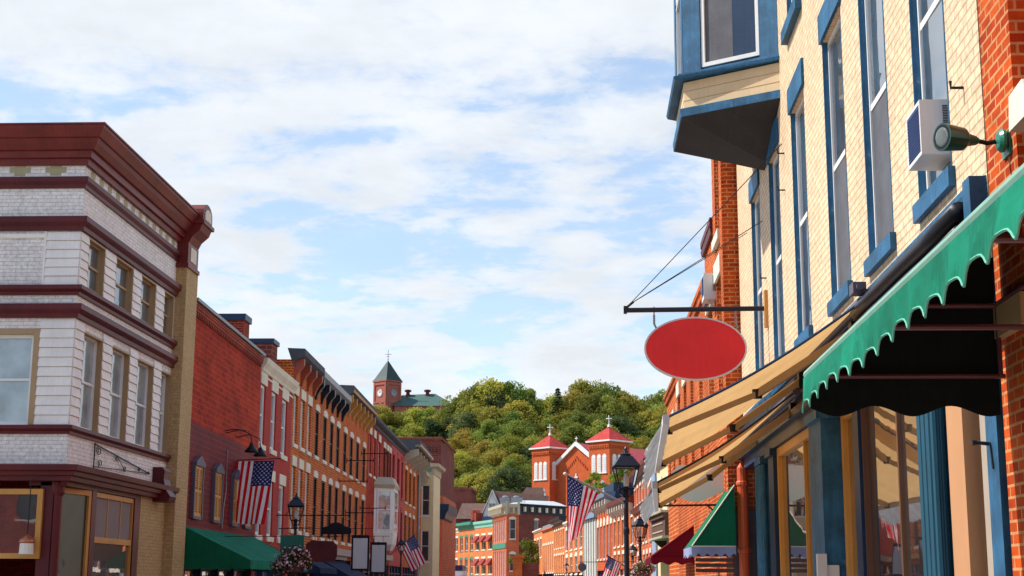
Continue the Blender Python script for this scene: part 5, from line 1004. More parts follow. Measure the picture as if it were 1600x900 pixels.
for a, b, c, d in ((1.0, 4.2, 0.3, 3.3), (1.8, 3.2, 5.0, 7.6), (5.2, 6.6, 5.0, 7.6)): window(O, rO, a, b, c, d, 0.12, blue, g_shop, 0.1, o=-0.35)
x = M(); x.tube([O.p(0.3, 0, 4.0), O.p(0.3, 0.08, 4.0), O.p(0.38, 0.08, 4.0)], 0.01, 5); part(x, 'wall_hook', black, rO)
# green scalloped awning
ga = thing('scalloped_awning', 'bright green awning with scalloped valance and black lining at the right edge', 'awning', (2.7, 7, 3.2))
xf, zt, zf, ya, yb = 1.48, 4.24, 3.06, 9.5, 3.0
x = M(); 
def gtop(u, v): return (2.72+(xf-2.72)*v, ya+(yb-ya)*u, zt+(zf-zt)*v)
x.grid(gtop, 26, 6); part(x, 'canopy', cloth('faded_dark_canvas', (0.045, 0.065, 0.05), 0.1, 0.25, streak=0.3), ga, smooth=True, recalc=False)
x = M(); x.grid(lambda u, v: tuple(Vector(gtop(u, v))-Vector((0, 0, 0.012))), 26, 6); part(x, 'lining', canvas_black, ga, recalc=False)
x = M(); x.tube([(xf, ya+0.02, zf-0.02), (xf, yb, zf-0.02)], 0.032, 10); part(x, 'front_rail', paint('mint_rail', (0.22, 0.42, 0.33), 0.5, 0.2, 0.2), ga)
x = M(); nsc = 19
def gval(u, v):
    q_ = u*math.pi*nsc; h = 0.175+0.032*math.cos(2*q_)+0.012*math.sin(q_*0.37+1)+0.008*math.cos(4*q_)
    return (xf-0.035-0.008*math.sin(u*math.pi*nsc*2)*v-0.01*v-0.012*math.sin(u*11)*v, ya+(yb-ya)*u, zf-0.045-h*v)
x.grid(gval, nsc*10, 5); vb = part(x, 'valance', canvas_g, ga, smooth=True, recalc=False)
x = M(); N_ = nsc*10; x.tube([Vector(gval(k/N_, 1)) for k in range(N_+1)], 0.006, 5); part(x, 'valance_piping', paint('mint_piping', (0.12, 0.42, 0.30), 0.6, 0.05, 0), vb)
x = M(); n = 40
lower = [(xf+(2.70-xf)*k/n, 2.80+0.034*math.cos(k/n*math.pi*5+0.9)) for k in range(n+1)]
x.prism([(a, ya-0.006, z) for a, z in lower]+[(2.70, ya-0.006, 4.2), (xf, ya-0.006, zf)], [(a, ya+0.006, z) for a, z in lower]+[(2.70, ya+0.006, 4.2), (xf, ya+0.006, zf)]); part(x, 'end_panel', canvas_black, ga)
x = M(); r_ = 0.016
for yy in (ya-0.05, 7.6, 5.6): x.tube([(xf+0.02, yy, 3.02), (2.73, yy, 3.02)], r_, 8); x.tube([(xf+0.02, yy, 3.04), (2.73, yy, 4.18)], r_, 8)
x.tube([(2.70, ya-0.06, 3.02), (2.70, ya-0.06, 3.48)], r_, 8); x.tube([(2.12, ya-0.06, 3.48), (2.70, ya-0.06, 3.48)], r_, 8); x.tube([(2.70, ya-0.06, 3.49), (2.70, yb, 3.49)], r_, 8)
part(x, 'pipe_frame', pipe_purple, ga)

# ------------------------------------------------------------------ RIGHT ROW beyond the yellow building
N2 = Fr((2.53, 27.3), (2.53, 25)); 
def rbuild(fr, s0, s1, H, mat, wins, rz, label, corn, cm, bracket=None, lm=stone, gm=g_dark, fm=white_trim, arch=0.0, depth=0.18, D=10, shop=True, nb=5, name='row_building', lh=0.35, fwd=0.1):
    return rowhouse(s0, s1, H, mat, wins, rz, label, cm, arch=arch, lm=lm, gm=gm, fm=fm, corn=corn, fr=fr, D=D, shop=shop, bracket=bracket, nb=nb, depth=depth, name=name, lh=lh, fwd=fwd, zs=3.0)
n2 = rbuild(N2, 0, 2.3, 10.6, bright_brick, [(0.5, 1.5)], [(4.9, 7.2), (8.0, 9.7)], 'tall orange brick building right behind the yellow one, beyond the oval sign', (10.3, 10.6, 0.12), bright_brick, gm=g_sky, shop=False)
x = M()
x = M(); N2.box(x, 1.85, 2.28, 0, 0.05, 3.2, 10.2)
part(x, 'brick_pilaster', bright_brick, n2)
Nb = Fr((2.55, 29.5), (2.55, 27.302)); nb_ = rbuild(Nb, 0, 2.19, 8.5, bright_brick, [(0.5, 1.5)], [(4.9, 7.0)], 'narrow orange brick front with a maroon window canopy behind the tall brick building', (8.3, 8.6, 0.08), burg, gm=g_sky, shop=False)
x = M(); x.box(2.40, 2.55, 27.8, 29.0, 7.42, 7.52); x.box(2.44, 2.55, 27.85, 28.95, 7.1, 7.42); part(x, 'window_canopy', burg, nb_)
ac_unit('air_conditioner', 'small window air conditioner high on the orange brick building above the oval sign', 0, 26.9, 27.4, 6.98, 7.42, 2.30, 2.58, brace=True)
x = M(); x.box(2.53, 4.2, 25.0-0.01, 25.0-0.001, 2.86, 2.94); x.box(2.54, 4.2, 24.93, 24.985, 0.1, 2.9); 
for k in range(5): x.box(2.6+k*0.28, 2.63+k*0.28, 24.91, 24.93, 0.1, 2.85)
part(x, 'side_door', grey_paint, n2)
x = M(); x.tube([(2.68, 24.62, 0.1), (2.68, 24.62, 3.6), (2.74, 24.7, 3.95), (2.90, 24.75, 4.1)], 0.09, 12)
for z in (0.8, 2.2, 3.3): x.lathe((2.68, 24.62, z), [(0.1, 0), (0.11, 0.02), (0.11, 0.06), (0.1, 0.08)], 12)
solo(x, 'drainpipe', 'thick bright orange drainpipe beside the grey mauve side door', 'drainpipe', orange_pipe, (2.6, 24.75, 0.1), smooth=False)
x = M(); x.lathe((2.42, 24.45, 3.72), [(0.02, 0), (0.1, 0.03), (0.12, 0.1), (0.08, 0.2), (0.03, 0.24)], 12); x.tube([(2.42, 24.45, 3.9), (2.53, 25.0, 4.05)], 0.02, 6)
solo(x, 'wall_globe_lamp', 'small pale globe lamp on the orange brick wall above the drainpipe', 'lamp', sign_cream, (2.42, 24.45, 3.8))
N3 = Fr((2.6, 40), (2.6, 29.502)); n3 = rbuild(N3, 0, 10.49, 7.8, bright_brick, [(0.7, 1.6), (3.0, 3.9), (5.3, 6.2), (7.9, 8.8)], [(4.3, 6.6)], 'orange red brick building with pale framed windows partly behind the tan awning', (7.6, 7.9, 0.1), bright_brick, gm=g_sky, shop=False)
x = M()
N3.box(x, 10.0, 10.45, 0, 0.05, 2.6, 7.5, 0)
part(x, 'brick_pilaster', bright_brick, n3)
N4 = Fr((2.75, 47), (2.75, 40)); n4 = rbuild(N4, 0, 7, 7.55, orange_brick, [(0.8, 1.7), (3.0, 3.9), (5.3, 6.2)], [(4.3, 6.4)], 'lower brick house with cream lintels showing under the oval sign', (7.3, 7.6, 0.1), bright_brick, gm=g_sky, shop=False)
# blank white hanging sign
x = M(); n = 16; pts = [(1.5, 3.5), (1.50, 3.28)]+[(1.50+1.0*k/n, 3.28-0.17*math.sin(math.pi*k/n)**1.6) for k in range(1, n)]+[(2.50, 3.28), (2.50, 3.75), (1.7, 3.75)]
ws = thing('hanging_sign', 'blank cream sign board with curved lower edge behind the tan awnings', 'sign', (2, 26, 3.3)); x = M(); x.prism([(a, 25.97, z) for a, z in pts], [(a, 26.03, z) for a, z in pts]); part(x, 'board', sign_cream, ws)
x = M(); x.tube([(1.4, 26, 3.04), (2.53, 26, 3.06)], 0.02, 6); x.tube([(2.2, 26, 3.05), (2.5, 26, 2.8)], 0.015, 6); x.tube([(1.55, 26, 3.04), (1.55, 26, 3.35)], 0.01, 5); part(x, 'bracket', black, ws)
# green awning with striped valance, maroon awning
def bay_awning(name, label, xw, xf, y0, y1, zt, zf, mt, vmt, slats=False):
    t = thing(name, label, 'awning', (xw, y0, zf)); x = M()
    x.grid(lambda u, v: (xw+(xf-xw)*v, y0+(y1-y0)*u, zt+(zf-zt)*v-0.02*math.sin(math.pi*v)), 10, 6); part(x, 'canopy', mt, t, smooth=True, recalc=False)
    x = M(); x.prism([(xw, y0, zt), (xf, y0, zf), (xw, y0, zf)], [(xw, y0+0.01, zt), (xf, y0+0.01, zf), (xw, y0+0.01, zf)]); part(x, 'end_panel', mt, t)
    x = M(); x.tube([(xw, y0-0.01, zt), (xf, y0-0.01, zf)], 0.012, 6); x.tube([(xw, y0-0.01, zf), (xf, y0-0.01, zf)], 0.012, 6); part(x, 'piping', vmt if not slats else stone, t)
    x = M()
    x.grid(lambda u, v: (xf+(xw-xf)*u, y0-0.015, zf-0.01-v*(0.14+0.03*math.sin(u*math.pi*10))), 60, 2); x.grid(lambda u, v: (xf-0.01+0.015*math.sin(u*40), y0+(y1-y0)*u, zf-0.01-v*(0.14+0.03*math.sin(u*50))), 60, 2)
    part(x, 'valance', vmt, t, recalc=False)
    if slats:
        x = M()
        for k in range(5): x.box(xf+0.06, xw, y0+0.02, y0+0.05, zf-0.08-k*0.085, zf-0.02-k*0.085)
        part(x, 'slat', roof_brown, t)
    return t
lav = cloth('lavender_canvas', (0.35, 0.40, 0.62), 0.3, 0.2)
bay_awning('green_awning', 'small dark green awning with lavender scalloped edge left of the orange drainpipe', 2.52, 1.80, 24.4, 26.2, 3.30, 2.30, canvas_g2, lav, True)
bay_awning('maroon_awning', 'maroon awning with scalloped edge, behind the small dark green awning', 3.2, 1.60, 34.5, 37.5, 3.45, 2.30, canvas_m, canvas_m)
gap = Fr((4.35, 62), (3.72, 72)); gap = Fr((3.72, 73), (4.5, 60)); 
q1 = rbuild(gap, 0, 13, 7.4, cream_wall, [(1.0, 2.2), (4.2, 5.6), (8.5, 10)], [(4.4, 6.4)], 'cream stucco house with green shop awning and brown panelled balcony', (7.2, 7.6, 0.3), stone, gm=g_dark, shop=False)
x = M(); gap.box(x, 2.6, 8.4, 0.0, 0.7, 4.55, 4.75); gap.box(x, 2.7, 8.3, 0.0, 0.6, 3.75, 4.55); gap.oz(x, [(0, 3.2), (0.3, 3.4), (0.6, 3.7), (0, 3.7)], 3.2, 3.7); bl = part(x, 'balcony', roof_brown, q1)
x = M(); gap.box(x, 2.5, 8.5, 0.0, 0.8, 4.751, 4.85); gap.box(x, 2.5, 8.5, 0, 0.75, 3.65, 3.748); gap.box(x, 3.4, 7.6, 0.6, 0.63, 4.3, 4.36); gap.box(x, 3.4, 7.6, 0.6, 0.63, 3.95, 4.01); part(x, 'balcony_moulding', tan_cornice, bl)
x = M(); x.grid(lambda u, v: gap.p(1.0+10*u, 0.02+0.9*v, 3.35-0.7*v), 10, 4); part(x, 'awning', canvas_g2, q1, recalc=False)
x = M(); gap.box(x, -1.6, -0.05, -6, 0.1, 0, 7.2); bp = solo(x, 'blue_house', 'narrow pale blue painted house strip between red brick and cream stucco', 'building', paint('sky_blue_paint', (0.28, 0.40, 0.60), 0.6, 0.15), (3.5, 75, 0))
# far right row, sunlit brick fronts bending left
RP = [(-8.0, 245), (-6.1, 228), (-4.0, 211), (-2.3, 196), (0.2, 172), (1.6, 162), (3.1, 147.5), (4.7, 133), (5.3, 112), (4.6, 76)]
def rrow(i, H, mat, nw, rz, label, corn, cm, **kw):
    fr = Fr(RP[i], RP[i+1]); L_ = fr.len; w_ = L_/nw; wins = [(w_*(k+0.25), w_*(k+0.72)) for k in range(nw)]
    return rbuild(fr, 0, L_, H, mat, wins, rz, label, corn, cm, **kw), fr
rrow(0, 9.6, far_brick, 3, [(5.6, 8.4)], 'low peach brick house, farthest of the right hand row', (9.6, 10.0, 0.3), stone, name='brick_building')
a1, f_ = rrow(1, 9.4, far_brick, 6, [(3.2, 7.2)], 'pinkish brick house with two groups of tall white framed windows', (9.2, 9.6, 0.3), far_red, gm=g_far, fwd=0.25)
x = M(); f_.box(x, 0, f_.len, -2, 0.0, 9.6, 10.2); part(x, 'roof_edge', grey_m, a1)
rrow(2, 9.6, far_brick, 5, [(6.4, 8.8), (2.9, 5.4)], 'amber brick house beneath a black cornice behind the big flag', (9.4, 10.4, 0.8), black_b, gm=g_far, arch=0.1)
rrow(3, 9.2, far_brick, 4, [(5.8, 8.4), (2.8, 4.9)], 'orange brick house with arched windows right of the large flag', (9.0, 9.5, 0.3), stone, gm=g_far, arch=0.3)
a4, f_ = rrow(4, 8.8, paint('pale_grey_siding', (0.60, 0.60, 0.56), 0.6, 0.15), 2, [(20, 21)], 'pale grey sided windowless front between orange brick houses', (8.7, 9.2, 0.2), paint('blue_grey_trim', (0.22, 0.32, 0.45), 0.6, 0.1)) if False else (None, None)
f_ = Fr(RP[4], RP[5]); a4 = thing('grey_sided_building', 'pale grey sided windowless front between orange brick houses', 'building', f_.p(3, 0, 0)); x = M(); f_.box(x, 0, f_.len, -10, 0, 0, 8.9); part(x, 'wall', paint('pale_grey_siding', (0.58, 0.58, 0.53), 0.6, 0.15), a4)
x = M(); 
for k in range(6): q = 0.2+k*(f_.len-0.6)/5; f_.box(x, q, q+0.2, 0, 0.1, 0, 8.8)
part(x, 'batten', paint('pale_batten', (0.45, 0.46, 0.44), 0.6, 0.15), a4); x = M(); f_.box(x, -0.1, f_.len+0.1, -0.5, 0.3, 8.8, 9.4); part(x, 'coping', paint('blue_grey_trim', (0.20, 0.30, 0.45), 0.6, 0.1), a4)
a5, f5 = rrow(5, 9.6, church_brick, 5, [(4.2, 7.6)], 'orange brick house with pointed cream arches under a pale blue bracketed cornice', (9.4, 10.7, 0.9), paint('slate_blue_trim', (0.16, 0.20, 0.28), 0.6, 0.2), bracket=stone, nb=7, arch=0.5, gm=g_far, lh=0.7)
x = M(); f5.box(x, 4, 12, -3, -0.4, 9.5, 11.8); part(x, 'roof_box', blue_d, a5)
a6, f_ = rrow(6, 8.6, orange_brick_b, 5, [(5.2, 7.6), (2.4, 4.4)], 'orange brick house with a maroon dentil cornice left of the second lamp', (8.4, 9.5, 0.7), burg_l, bracket=stone, nb=9, gm=g_far)
a7, f_ = rrow(7, 10.4, far_red, 6, [(8.4, 9.8), (5.0, 7.0), (2.2, 4.0)], 'red brick three storey house with small attic windows and red cornices', (10.2, 11.1, 0.6), burg_l, gm=g_pale)
x = M(); x.sweep([f_.xy(0), f_.xy(f_.len)], [(0, 7.7), (0.3, 7.8), (0.35, 8.1), (0, 8.15)]); part(x, 'string_course', burg_l, a7)
rrow(8, 8.6, far_red, 9, [(5.2, 7.2), (2.4, 4.2)], 'long brick front half hidden behind the lamps and hanging awning fringe', (8.4, 9.0, 0.3), stone, gm=g_far)
# ivory stand with lantern roof, seen over the awning's fringe
x = M(); x.box(-10.4, -9.0, 222, 226, 0, 5.3); x.box(-10.6, -8.8, 221.8, 226.2, 5.3, 5.7); solo(x, 'brick_gatepost', 'short amber brick pier with pale cap by the street tree', 'pier', orange_brick_b, (-9.7, 222, 0))
x = M(); x.box(-8.95, -6.6, 223, 226, 0, 4.6); solo(x, 'garden_wall', 'low brown brick wall right of the amber pier', 'wall', brown_brick, (-8, 224, 0))

Bk = Fr((6.0, -26), (-46, -26)); 
rowhouse(0, 52, 10.5, red_brick, [(1.2+k*3.4, 2.5+k*3.4) for k in range(15)], [(5.6, 8.2)], 'long red brick house across the side street behind the viewer, seen only mirrored in glass', burg, corn=(10.3, 10.9, 0.4), fr=Bk, shop=True, depth=0.15, gm=g_dark, arch=0)
# ------------------------------------------------------------------ street lamps
def make_lamp():
    t = thing('street_lamp', 'black street lamp', 'street lamp', (0, 0, 0), 'black lantern street lamps')
    x = M(); x.lathe((0, 0, 0), [(0.20, 0.1), (0.20, 0.35), (0.15, 0.42), (0.13, 0.8), (0.07, 0.9), (0.052, 1.2), (0.046, 2.6), (0.06, 2.62), (0.06, 2.7), (0.045, 2.74), (0.043, 3.2), (0.075, 3.24), (0.05, 3.3), (0.06, 3.34)], 12); part(x, 'post', black_b, t)
    x = M()
    for k in range(4):                                 # yoke carrying the lantern
        an = math.pi/4+k*math.pi/2; x.tube([(0.04*math.cos(an), 0.04*math.sin(an), 3.3), (0.15*math.cos(an), 0.15*math.sin(an), 3.36), (0.17*math.cos(an), 0.17*math.sin(an), 3.46)], 0.012, 6)
    cr = [(1, 1), (-1, 1), (-1, -1), (1, -1)]
    for a, b in cr: x.tube([(a*0.135, b*0.135, 3.45), (a*0.225, b*0.225, 3.86)], 0.012, 5)
    for h, z in ((0.135, 3.45), (0.225, 3.86)):
        for k in range(4): p, q = cr[k], cr[(k+1) % 4]; x.tube([(p[0]*h, p[1]*h, z), (q[0]*h, q[1]*h, z)], 0.014, 5)
    x.lathe((0, 0, 0), [(0.05, 3.33), (0.05, 3.5)], 8)
    lt = part(x, 'lantern_frame', black, t)
    x = M()
    for k in range(4): p, q = cr[k], cr[(k+1) % 4]; x.poly([(p[0]*0.132, p[1]*0.132, 3.46), (q[0]*0.132, q[1]*0.132, 3.46), (q[0]*0.22, q[1]*0.22, 3.85), (p[0]*0.22, p[1]*0.22, 3.85)])
    part(x, 'lantern_glass', lglass, lt)
    x = M(); x.lathe((0, 0, 0), [(0.045, 3.5), (0.055, 3.55), (0.06, 3.62), (0.035, 3.72), (0.012, 3.78)], 10); part(x, 'lamp_globe', mat_bulb, lt, smooth=True)
    x = M(); x.lathe((0, 0, 0), [(0.345, 3.865), (0.35, 3.89), (0.17, 4.07), (0.12, 4.09)], 4, rot=math.pi/4); x.lathe((0, 0, 0), [(0.10, 4.08), (0.11, 4.12), (0.06, 4.15), (0.05, 4.18), (0.02, 4.20), (0.03, 4.225), (0.005, 4.27)], 10); part(x, 'lantern_roof', black_b, t)
    return t
lamp = make_lamp()
lamps = [((0.84, 28.0, 0.0), 0.1, 1.0, 'black lantern street lamp carrying the large flag, nearest of the right hand lamps'), ((1.92, 49, 0), 0.3, 0.92, 'black street lamp with gold flower basket, seen below the tan awnings'),
         ((-8.42, 43.0, 0), 0.15, 1.0, 'black street lamp with pink flower basket and green panel before the pink house'), ((-11.43, 93, 0), 0.2, 1.04, 'black street lamp before the white oriel window of the left row'),
         ((-14.5, 160, 0), 0.1, 1.05, 'small distant street lamp beside the white truck'), ((3.35, 98, 0), 0.4, 1.0, 'small street lamp low between the second right lamp and near lamp post'),
         ((-2.0, 190, 0), 0.4, 1.0, 'tiny street lamp at the foot of the far right brick houses'), ((-13.6, 30.5, 0), 0.3, 1.0, 'street lamp at the side street corner, seen only mirrored in the shop glass')]
for i, (loc, rz_, sc, lab) in enumerate(lamps): place(lamp, loc, rz_, sc, lab, first=(i == 0))
# cross bar and green panel on the left lamp
x = M(); x.tube([(-8.9, 42.95, 3.22), (-7.95, 42.95, 3.24)], 0.016, 6); x.tube([(-8.8, 42.95, 3.22), (-8.8, 42.95, 3.04)], 0.008, 5); x.tube([(-8.2, 42.95, 3.22), (-8.2, 42.95, 3.04)], 0.008, 5)
bn = thing('hanging_sign', 'plain dark green panel hung from the crossbar of the left street lamp', 'sign', (-8.45, 42.95, 2.8)); part(x, 'crossbar', black, bn)
x = M(); x.box(-8.84, -8.14, 42.93, 42.97, 2.54, 3.03); part(x, 'panel', paint('panel_green', (0.01, 0.13, 0.09), 0.5, 0.1, 0.05), bn)
# flower baskets
def blob_leaves(m_, c, R_, n, size, sq=(1, 1, 1), fill=0.35, mi=0, rnd=random):
    for _ in range(n):
        d_ = Vector((rnd.gauss(0, 1), rnd.gauss(0, 1), rnd.gauss(0, 1))).normalized(); rr = R_*(fill+(1-fill)*rnd.random()**0.5)*(1.0 if rnd.random() > 0.15 else rnd.uniform(1.0, 1.3))
        p = Vector(c)+Vector((d_.x*rr*sq[0], d_.y*rr*sq[1], d_.z*rr*sq[2])); nn = (d_*0.7+Vector((rnd.gauss(0, .6), rnd.gauss(0, .6), rnd.gauss(0, .6)+0.12))).normalized()
        u = nn.cross(Vector((rnd.random(), rnd.random(), rnd.random()+0.1))).normalized(); v = nn.cross(u); s = size*rnd.uniform(0.6, 1.35)
        m_.poly([p-u*s*0.5, p+v*s*0.28, p+u*s*0.5, p-v*s*0.28], mi)
def basket(loc, r_, label, lm, seed):
    rnd = random.Random(seed); t = thing('flower_basket', label, 'flower basket', loc, 'flower baskets on the lamps'); c = Vector(loc)
    x = M(); x.lathe((c.x, c.y, c.z-r_*0.55), [(0.05, -r_*0.2), (r_*0.5, 0), (r_*0.62, r_*0.4)], 12); part(x, 'bowl', roof_brown, t)
    x = M(); lobes = [(c, r_*0.78)]+[(c+Vector((math.cos(q*1.1)*r_*0.6, math.sin(q*1.1)*r_*0.6, rnd.uniform(-0.35, 0.3)*r_)), r_*rnd.uniform(0.3, 0.5)) for q in range(6)]
    for lc, lr in lobes: blob_leaves(x, lc, lr, int(1100*lr/r_), r_*0.12, (1, 1, 0.8), 0.2, 0, rnd)
    part(x, "foliage", lm, t, recalc=False)
    for mt, n_ in ((petal_p, 260), (petal_w, 230)):
        x = M(); 
        for _ in range(n_):
            d_ = Vector((rnd.gauss(0, 1), rnd.gauss(0, 1), rnd.gauss(0.2, 1))).normalized(); lc, lr = rnd.choice(lobes+lobes[:1]*2); p = lc+Vector((d_.x, d_.y, d_.z*0.8))*lr*rnd.uniform(0.85, 1.2); s = r_*0.045*rnd.uniform(0.7, 1.3)
            u = d_.cross(Vector((0, 0.2, 1))).normalized(); v = d_.cross(u); x.poly([p+(u*math.cos(k*1.0472)+v*math.sin(k*1.0472))*s for k in range(6)])
        part(x, 'flower', mt, t, recalc=False)['kind'] = 'stuff'
basket((-8.42, 42.75, 2.32), 0.62, 'pink and white flower basket on the left street lamp', leaf_p, 3)
basket((1.98, 48.7, 2.15), 0.42, 'gold and pink flower basket on the second right street lamp', leaf_y, 5)

# ------------------------------------------------------------------ flags
def flag(name, label, loc, fn, pole=None, nu=65, nv=52, knob=None):
    """fn(a, b): a 0..1 along the fly from the hoist, b 0..1 from the top stripe down"""
    t = thing(name, label, 'flag', loc, 'national flags along the street'); x = M()
    def mf(i, j):
        a, s = (i+0.5)/nu, int((j+0.5)/nv*13)
        if a < 0.4 and s < 7: return 2
        return 0 if s % 2 == 0 else 1
    x.grid(fn, nu, nv, mf); cl = part(x, 'cloth', [fl_red, fl_white, fl_blue], t, smooth=True, recalc=False)
    x = M()
    for r_ in range(9):
        for c_ in range(6 if r_ % 2 == 0 else 5):
            a0 = 0.4*(c_*2+1+(r_ % 2))/12; b0 = (7/13)*(r_+1)/10
            for sg_ in (-1, 1):
                pts = []
                P0 = Vector(fn(a0, b0)); da = (Vector(fn(a0+0.01, b0))-P0)*100; db = (Vector(fn(a0, b0+0.01))-P0)*100; nn = da.cross(db).normalized()*0.006*sg_
                rr = 0.031
                for k in range(10):
                    an = k*math.pi/5; q = rr if k % 2 == 0 else rr*0.42
                    pts.append(Vector(fn(a0+math.sin(an)*q*0.53, b0-math.cos(an)*q))+nn)
                x.poly(pts)
    part(x, 'stars', fl_white, cl, recalc=False)
    if pole:
        x = M(); x.tube(pole, 0.018, 8); part(x, 'pole', grey_m if knob else black_b, t)
        if knob: x = M(); p = Vector(pole[-1]); x.lathe(p-Vector((0, 0, 0.035)), [(0.005, 0), (0.035, 0.02), (0.035, 0.05), (0.005, 0.07)], 10); part(x, 'finial', stone, t, smooth=True)
    return t
def bil(TL, TR, BL, BR, wv=None):
    TL, TR, BL, BR = map(Vector, (TL, TR, BL, BR))
    def f(a, b):   # a along fly, b across
        p = (TL*(1-a)+TR*a)*(1-b)+(BL*(1-a)+BR*a)*b
        if wv: p = p+Vector(wv(a, b))
        return p
    return f
# big flag hanging from a rod on the red wall: fly runs down, top stripe on the right
yF = 53.3; rod_z = 6.13
flag('flag', 'large flag hanging flat from a rod on the maroon brick wall', (-11.9, yF, 5), bil((-11.30, yF, 6.06), (-11.62, yF, 3.72), (-12.73, yF, 6.02), (-12.92, yF, 3.78), lambda a, b: (0.03*math.sin(b*9+a*2)*a, 0.10*math.sin(b*13+a*3)*(0.3+a), 0.02*math.sin(b*9)*a)), [(-12.75, yF, 6.06), (-11.05, yF, 6.14)])
# gooseneck lamps above it
gl_ = thing('gooseneck_lamp', 'pair of black gooseneck lamps above the large flag on the red wall', 'lamp', (-12.7, 52.5, 6.5))
x = M(); x.tube([Lr.p(5.2, 0.0, 6.95), Lr.p(5.3, 0.35, 7.0), Lr.p(5.4, 0.7, 6.95)], 0.022, 6)
for s in (5.5, 7.2): x.tube([Lr.p(s-0.4, 0.05, 6.85), Lr.p(s-0.25, 0.5, 6.98), Lr.p(s, 0.85, 6.85), Lr.p(s, 0.9, 6.55), Lr.p(s, 0.9, 6.5)], 0.02, 6)
part(x, 'arm', black, gl_)
for s in (5.5, 7.2): x = M(); p = Lr.p(s, 0.9, 6.2); x.lathe(p, [(0.26, 0), (0.24, 0.06), (0.12, 0.18), (0.06, 0.3), (0.04, 0.34)], 14); part(x, 'lamp_shade', black, gl_, smooth=True)
# flag on the right hand lamp
def f2(a, b):    # hoist along the pole from tip (b=0) down to b=1; fly falls
    y = 27.95; TL = Vector((-0.28, y, 3.71)); TR = Vector((0.31, y-0.02, 3.37)); top = TL*(1-b)+TR*b
    drop = Vector((-0.05-0.32*b**1.5, 0, -1.42+0.72*b)); p = top+drop*a
    p.y += 0.10*math.sin(b*9+a*1.5)*a+0.04*math.sin(b*16-a*4)*a; p.x += 0.05*math.sin(b*7+2)*a
    return p
flag('flag', 'draped flag on a slanted pole fixed to the nearest right street lamp', (0.3, 28, 3.3), f2, [(0.84, 28, 3.17), (-0.32, 27.96, 3.74)], knob=True)
# third flag, left row far
def f3(a, b): 
    y = 104.0; TL = Vector((-11.85, y, 4.95)); HB = Vector((-12.9, y, 4.1)); top = TL*(1-b)+HB*b; p = top+Vector((0.9*b+0.85*(1-b), 0, -1.9+0.2*b))*a; p.y += 0.25*math.sin(b*8+a)*a; p.x += 0.08*math.sin(b*12)*a; return p
flag('flag', 'furled flag on a slanted pole above the second left street lamp', (-12.5, 104, 4.4), f3, [(-13.9, 104, 3.3), (-11.7, 104, 5.1)], nu=40, nv=26)
def f4(a, b):
    y = 48.8; T0_ = Vector((1.12, y, 2.62)); T1_ = Vector((0.72, y, 2.50)); top = T0_*(1-b)+T1_*b; top = Vector((0.72+0.42*(1-b)+0.3*0, y, 2.50+0.05*(1-b))); p = top+Vector((-0.22, 0, -1.0))*a*1.1+Vector((0.35*(1-b), 0, 0))*0; p.y += 0.12*math.sin(b*10+a*2)*(a+.1); return p
def f4(a, b):
    y = 48.8; hoist = Vector((0.85, y, 2.56))*(1-b)+Vector((1.30, y, 2.30))*b; p = hoist+Vector((-0.28-0.05*b, 0, -0.85))*a; p.y += 0.1*math.sin(b*10+a*2)*(a+.1); return p
flag('flag', 'small flag on a pole low at the second right street lamp', (1.2, 49, 2.5), f4, [(1.9, 49, 1.95), (0.8, 48.8, 2.6)], nu=40, nv=26)
def f5_(a, b):
    y = 185.0; p = Vector((-17.0, y, 7.7))*(1-b)+Vector((-18.6, y, 5.6))*b+Vector((0.2+0.3*b, 0, -2.0))*a; p.y += 0.3*math.sin(b*7+a)*a; return p
flag('flag', 'tiny distant flag in front of the peach brick houses', (-18, 185, 6), f5_, [(-19.2, 185, 4.6), (-16.9, 185, 7.8)], nu=30, nv=26)

# ------------------------------------------------------------------ hanging signs on the left row
def board(name, label, x0, x1, y, z0, z1, rim, face, loc_pole):
    t = thing(name, label, 'sign', ((x0+x1)/2, y, z0)); x = M(); w_ = 0.09
    x.box(x0, x1, y-0.04, y+0.04, z0, z1); part(x, 'frame', rim, t); x = M(); x.box(x0+w_, x1-w_, y-0.05, y+0.05, z0+w_, z1-w_*1.6); part(x, 'face', face, t)
    x = M(); zz = z1+0.32; x.tube([loc_pole, (x1+0.15, y, zz)], 0.013, 6)
    for q in (x0+0.2, x1-0.2): x.tube([(q, y, zz), (q, y, z1)], 0.012, 5)
    x.lathe(((x0+x1)/2, y, z1-0.16), [(0.02, 0), (0.1, 0.04), (0.12, 0.1), (0.05, 0.18)], 8); part(x, 'bracket', black, t)
board('hanging_sign', 'blank grey sign board in black frame, left of the upright pair', -10.98, -10.12, 70, 2.22, 3.88, black, sign_white, (-13.2, 70, 4.2))
board('hanging_sign', 'blank grey sign board in black frame, right of the upright pair', -11.22, -10.36, 78, 2.12, 3.76, black, sign_white, (-13.4, 78, 4.08))
t = thing('cloud_sign', 'black blank sign board with cloud shaped top on the orange brick row', 'sign', (-10.4, 62, 3.7)); x = M()
prof = [(-10.98, 3.66), (-9.80, 3.66), (-9.74, 3.75), (-9.76, 3.9), (-9.85, 3.97), (-10.0, 3.98), (-10.1, 4.08), (-10.3, 4.15), (-10.5, 4.15), (-10.68, 4.08), (-10.76, 3.98), (-10.92, 3.97), (-11.02, 3.9), (-11.04, 3.75)]
x.prism([(a, 61.96, z) for a, z in prof], [(a, 62.04, z) for a, z in prof]); part(x, 'board', black, t)
x = M(); x.tube([(-13.0, 62, 4.45), (-9.8, 62, 4.45)], 0.025, 6); x.tube([(-10.8, 62, 4.45), (-10.8, 62, 3.95)], 0.012, 5); x.tube([(-10.0, 62, 4.45), (-10.0, 62, 3.95)], 0.012, 5)
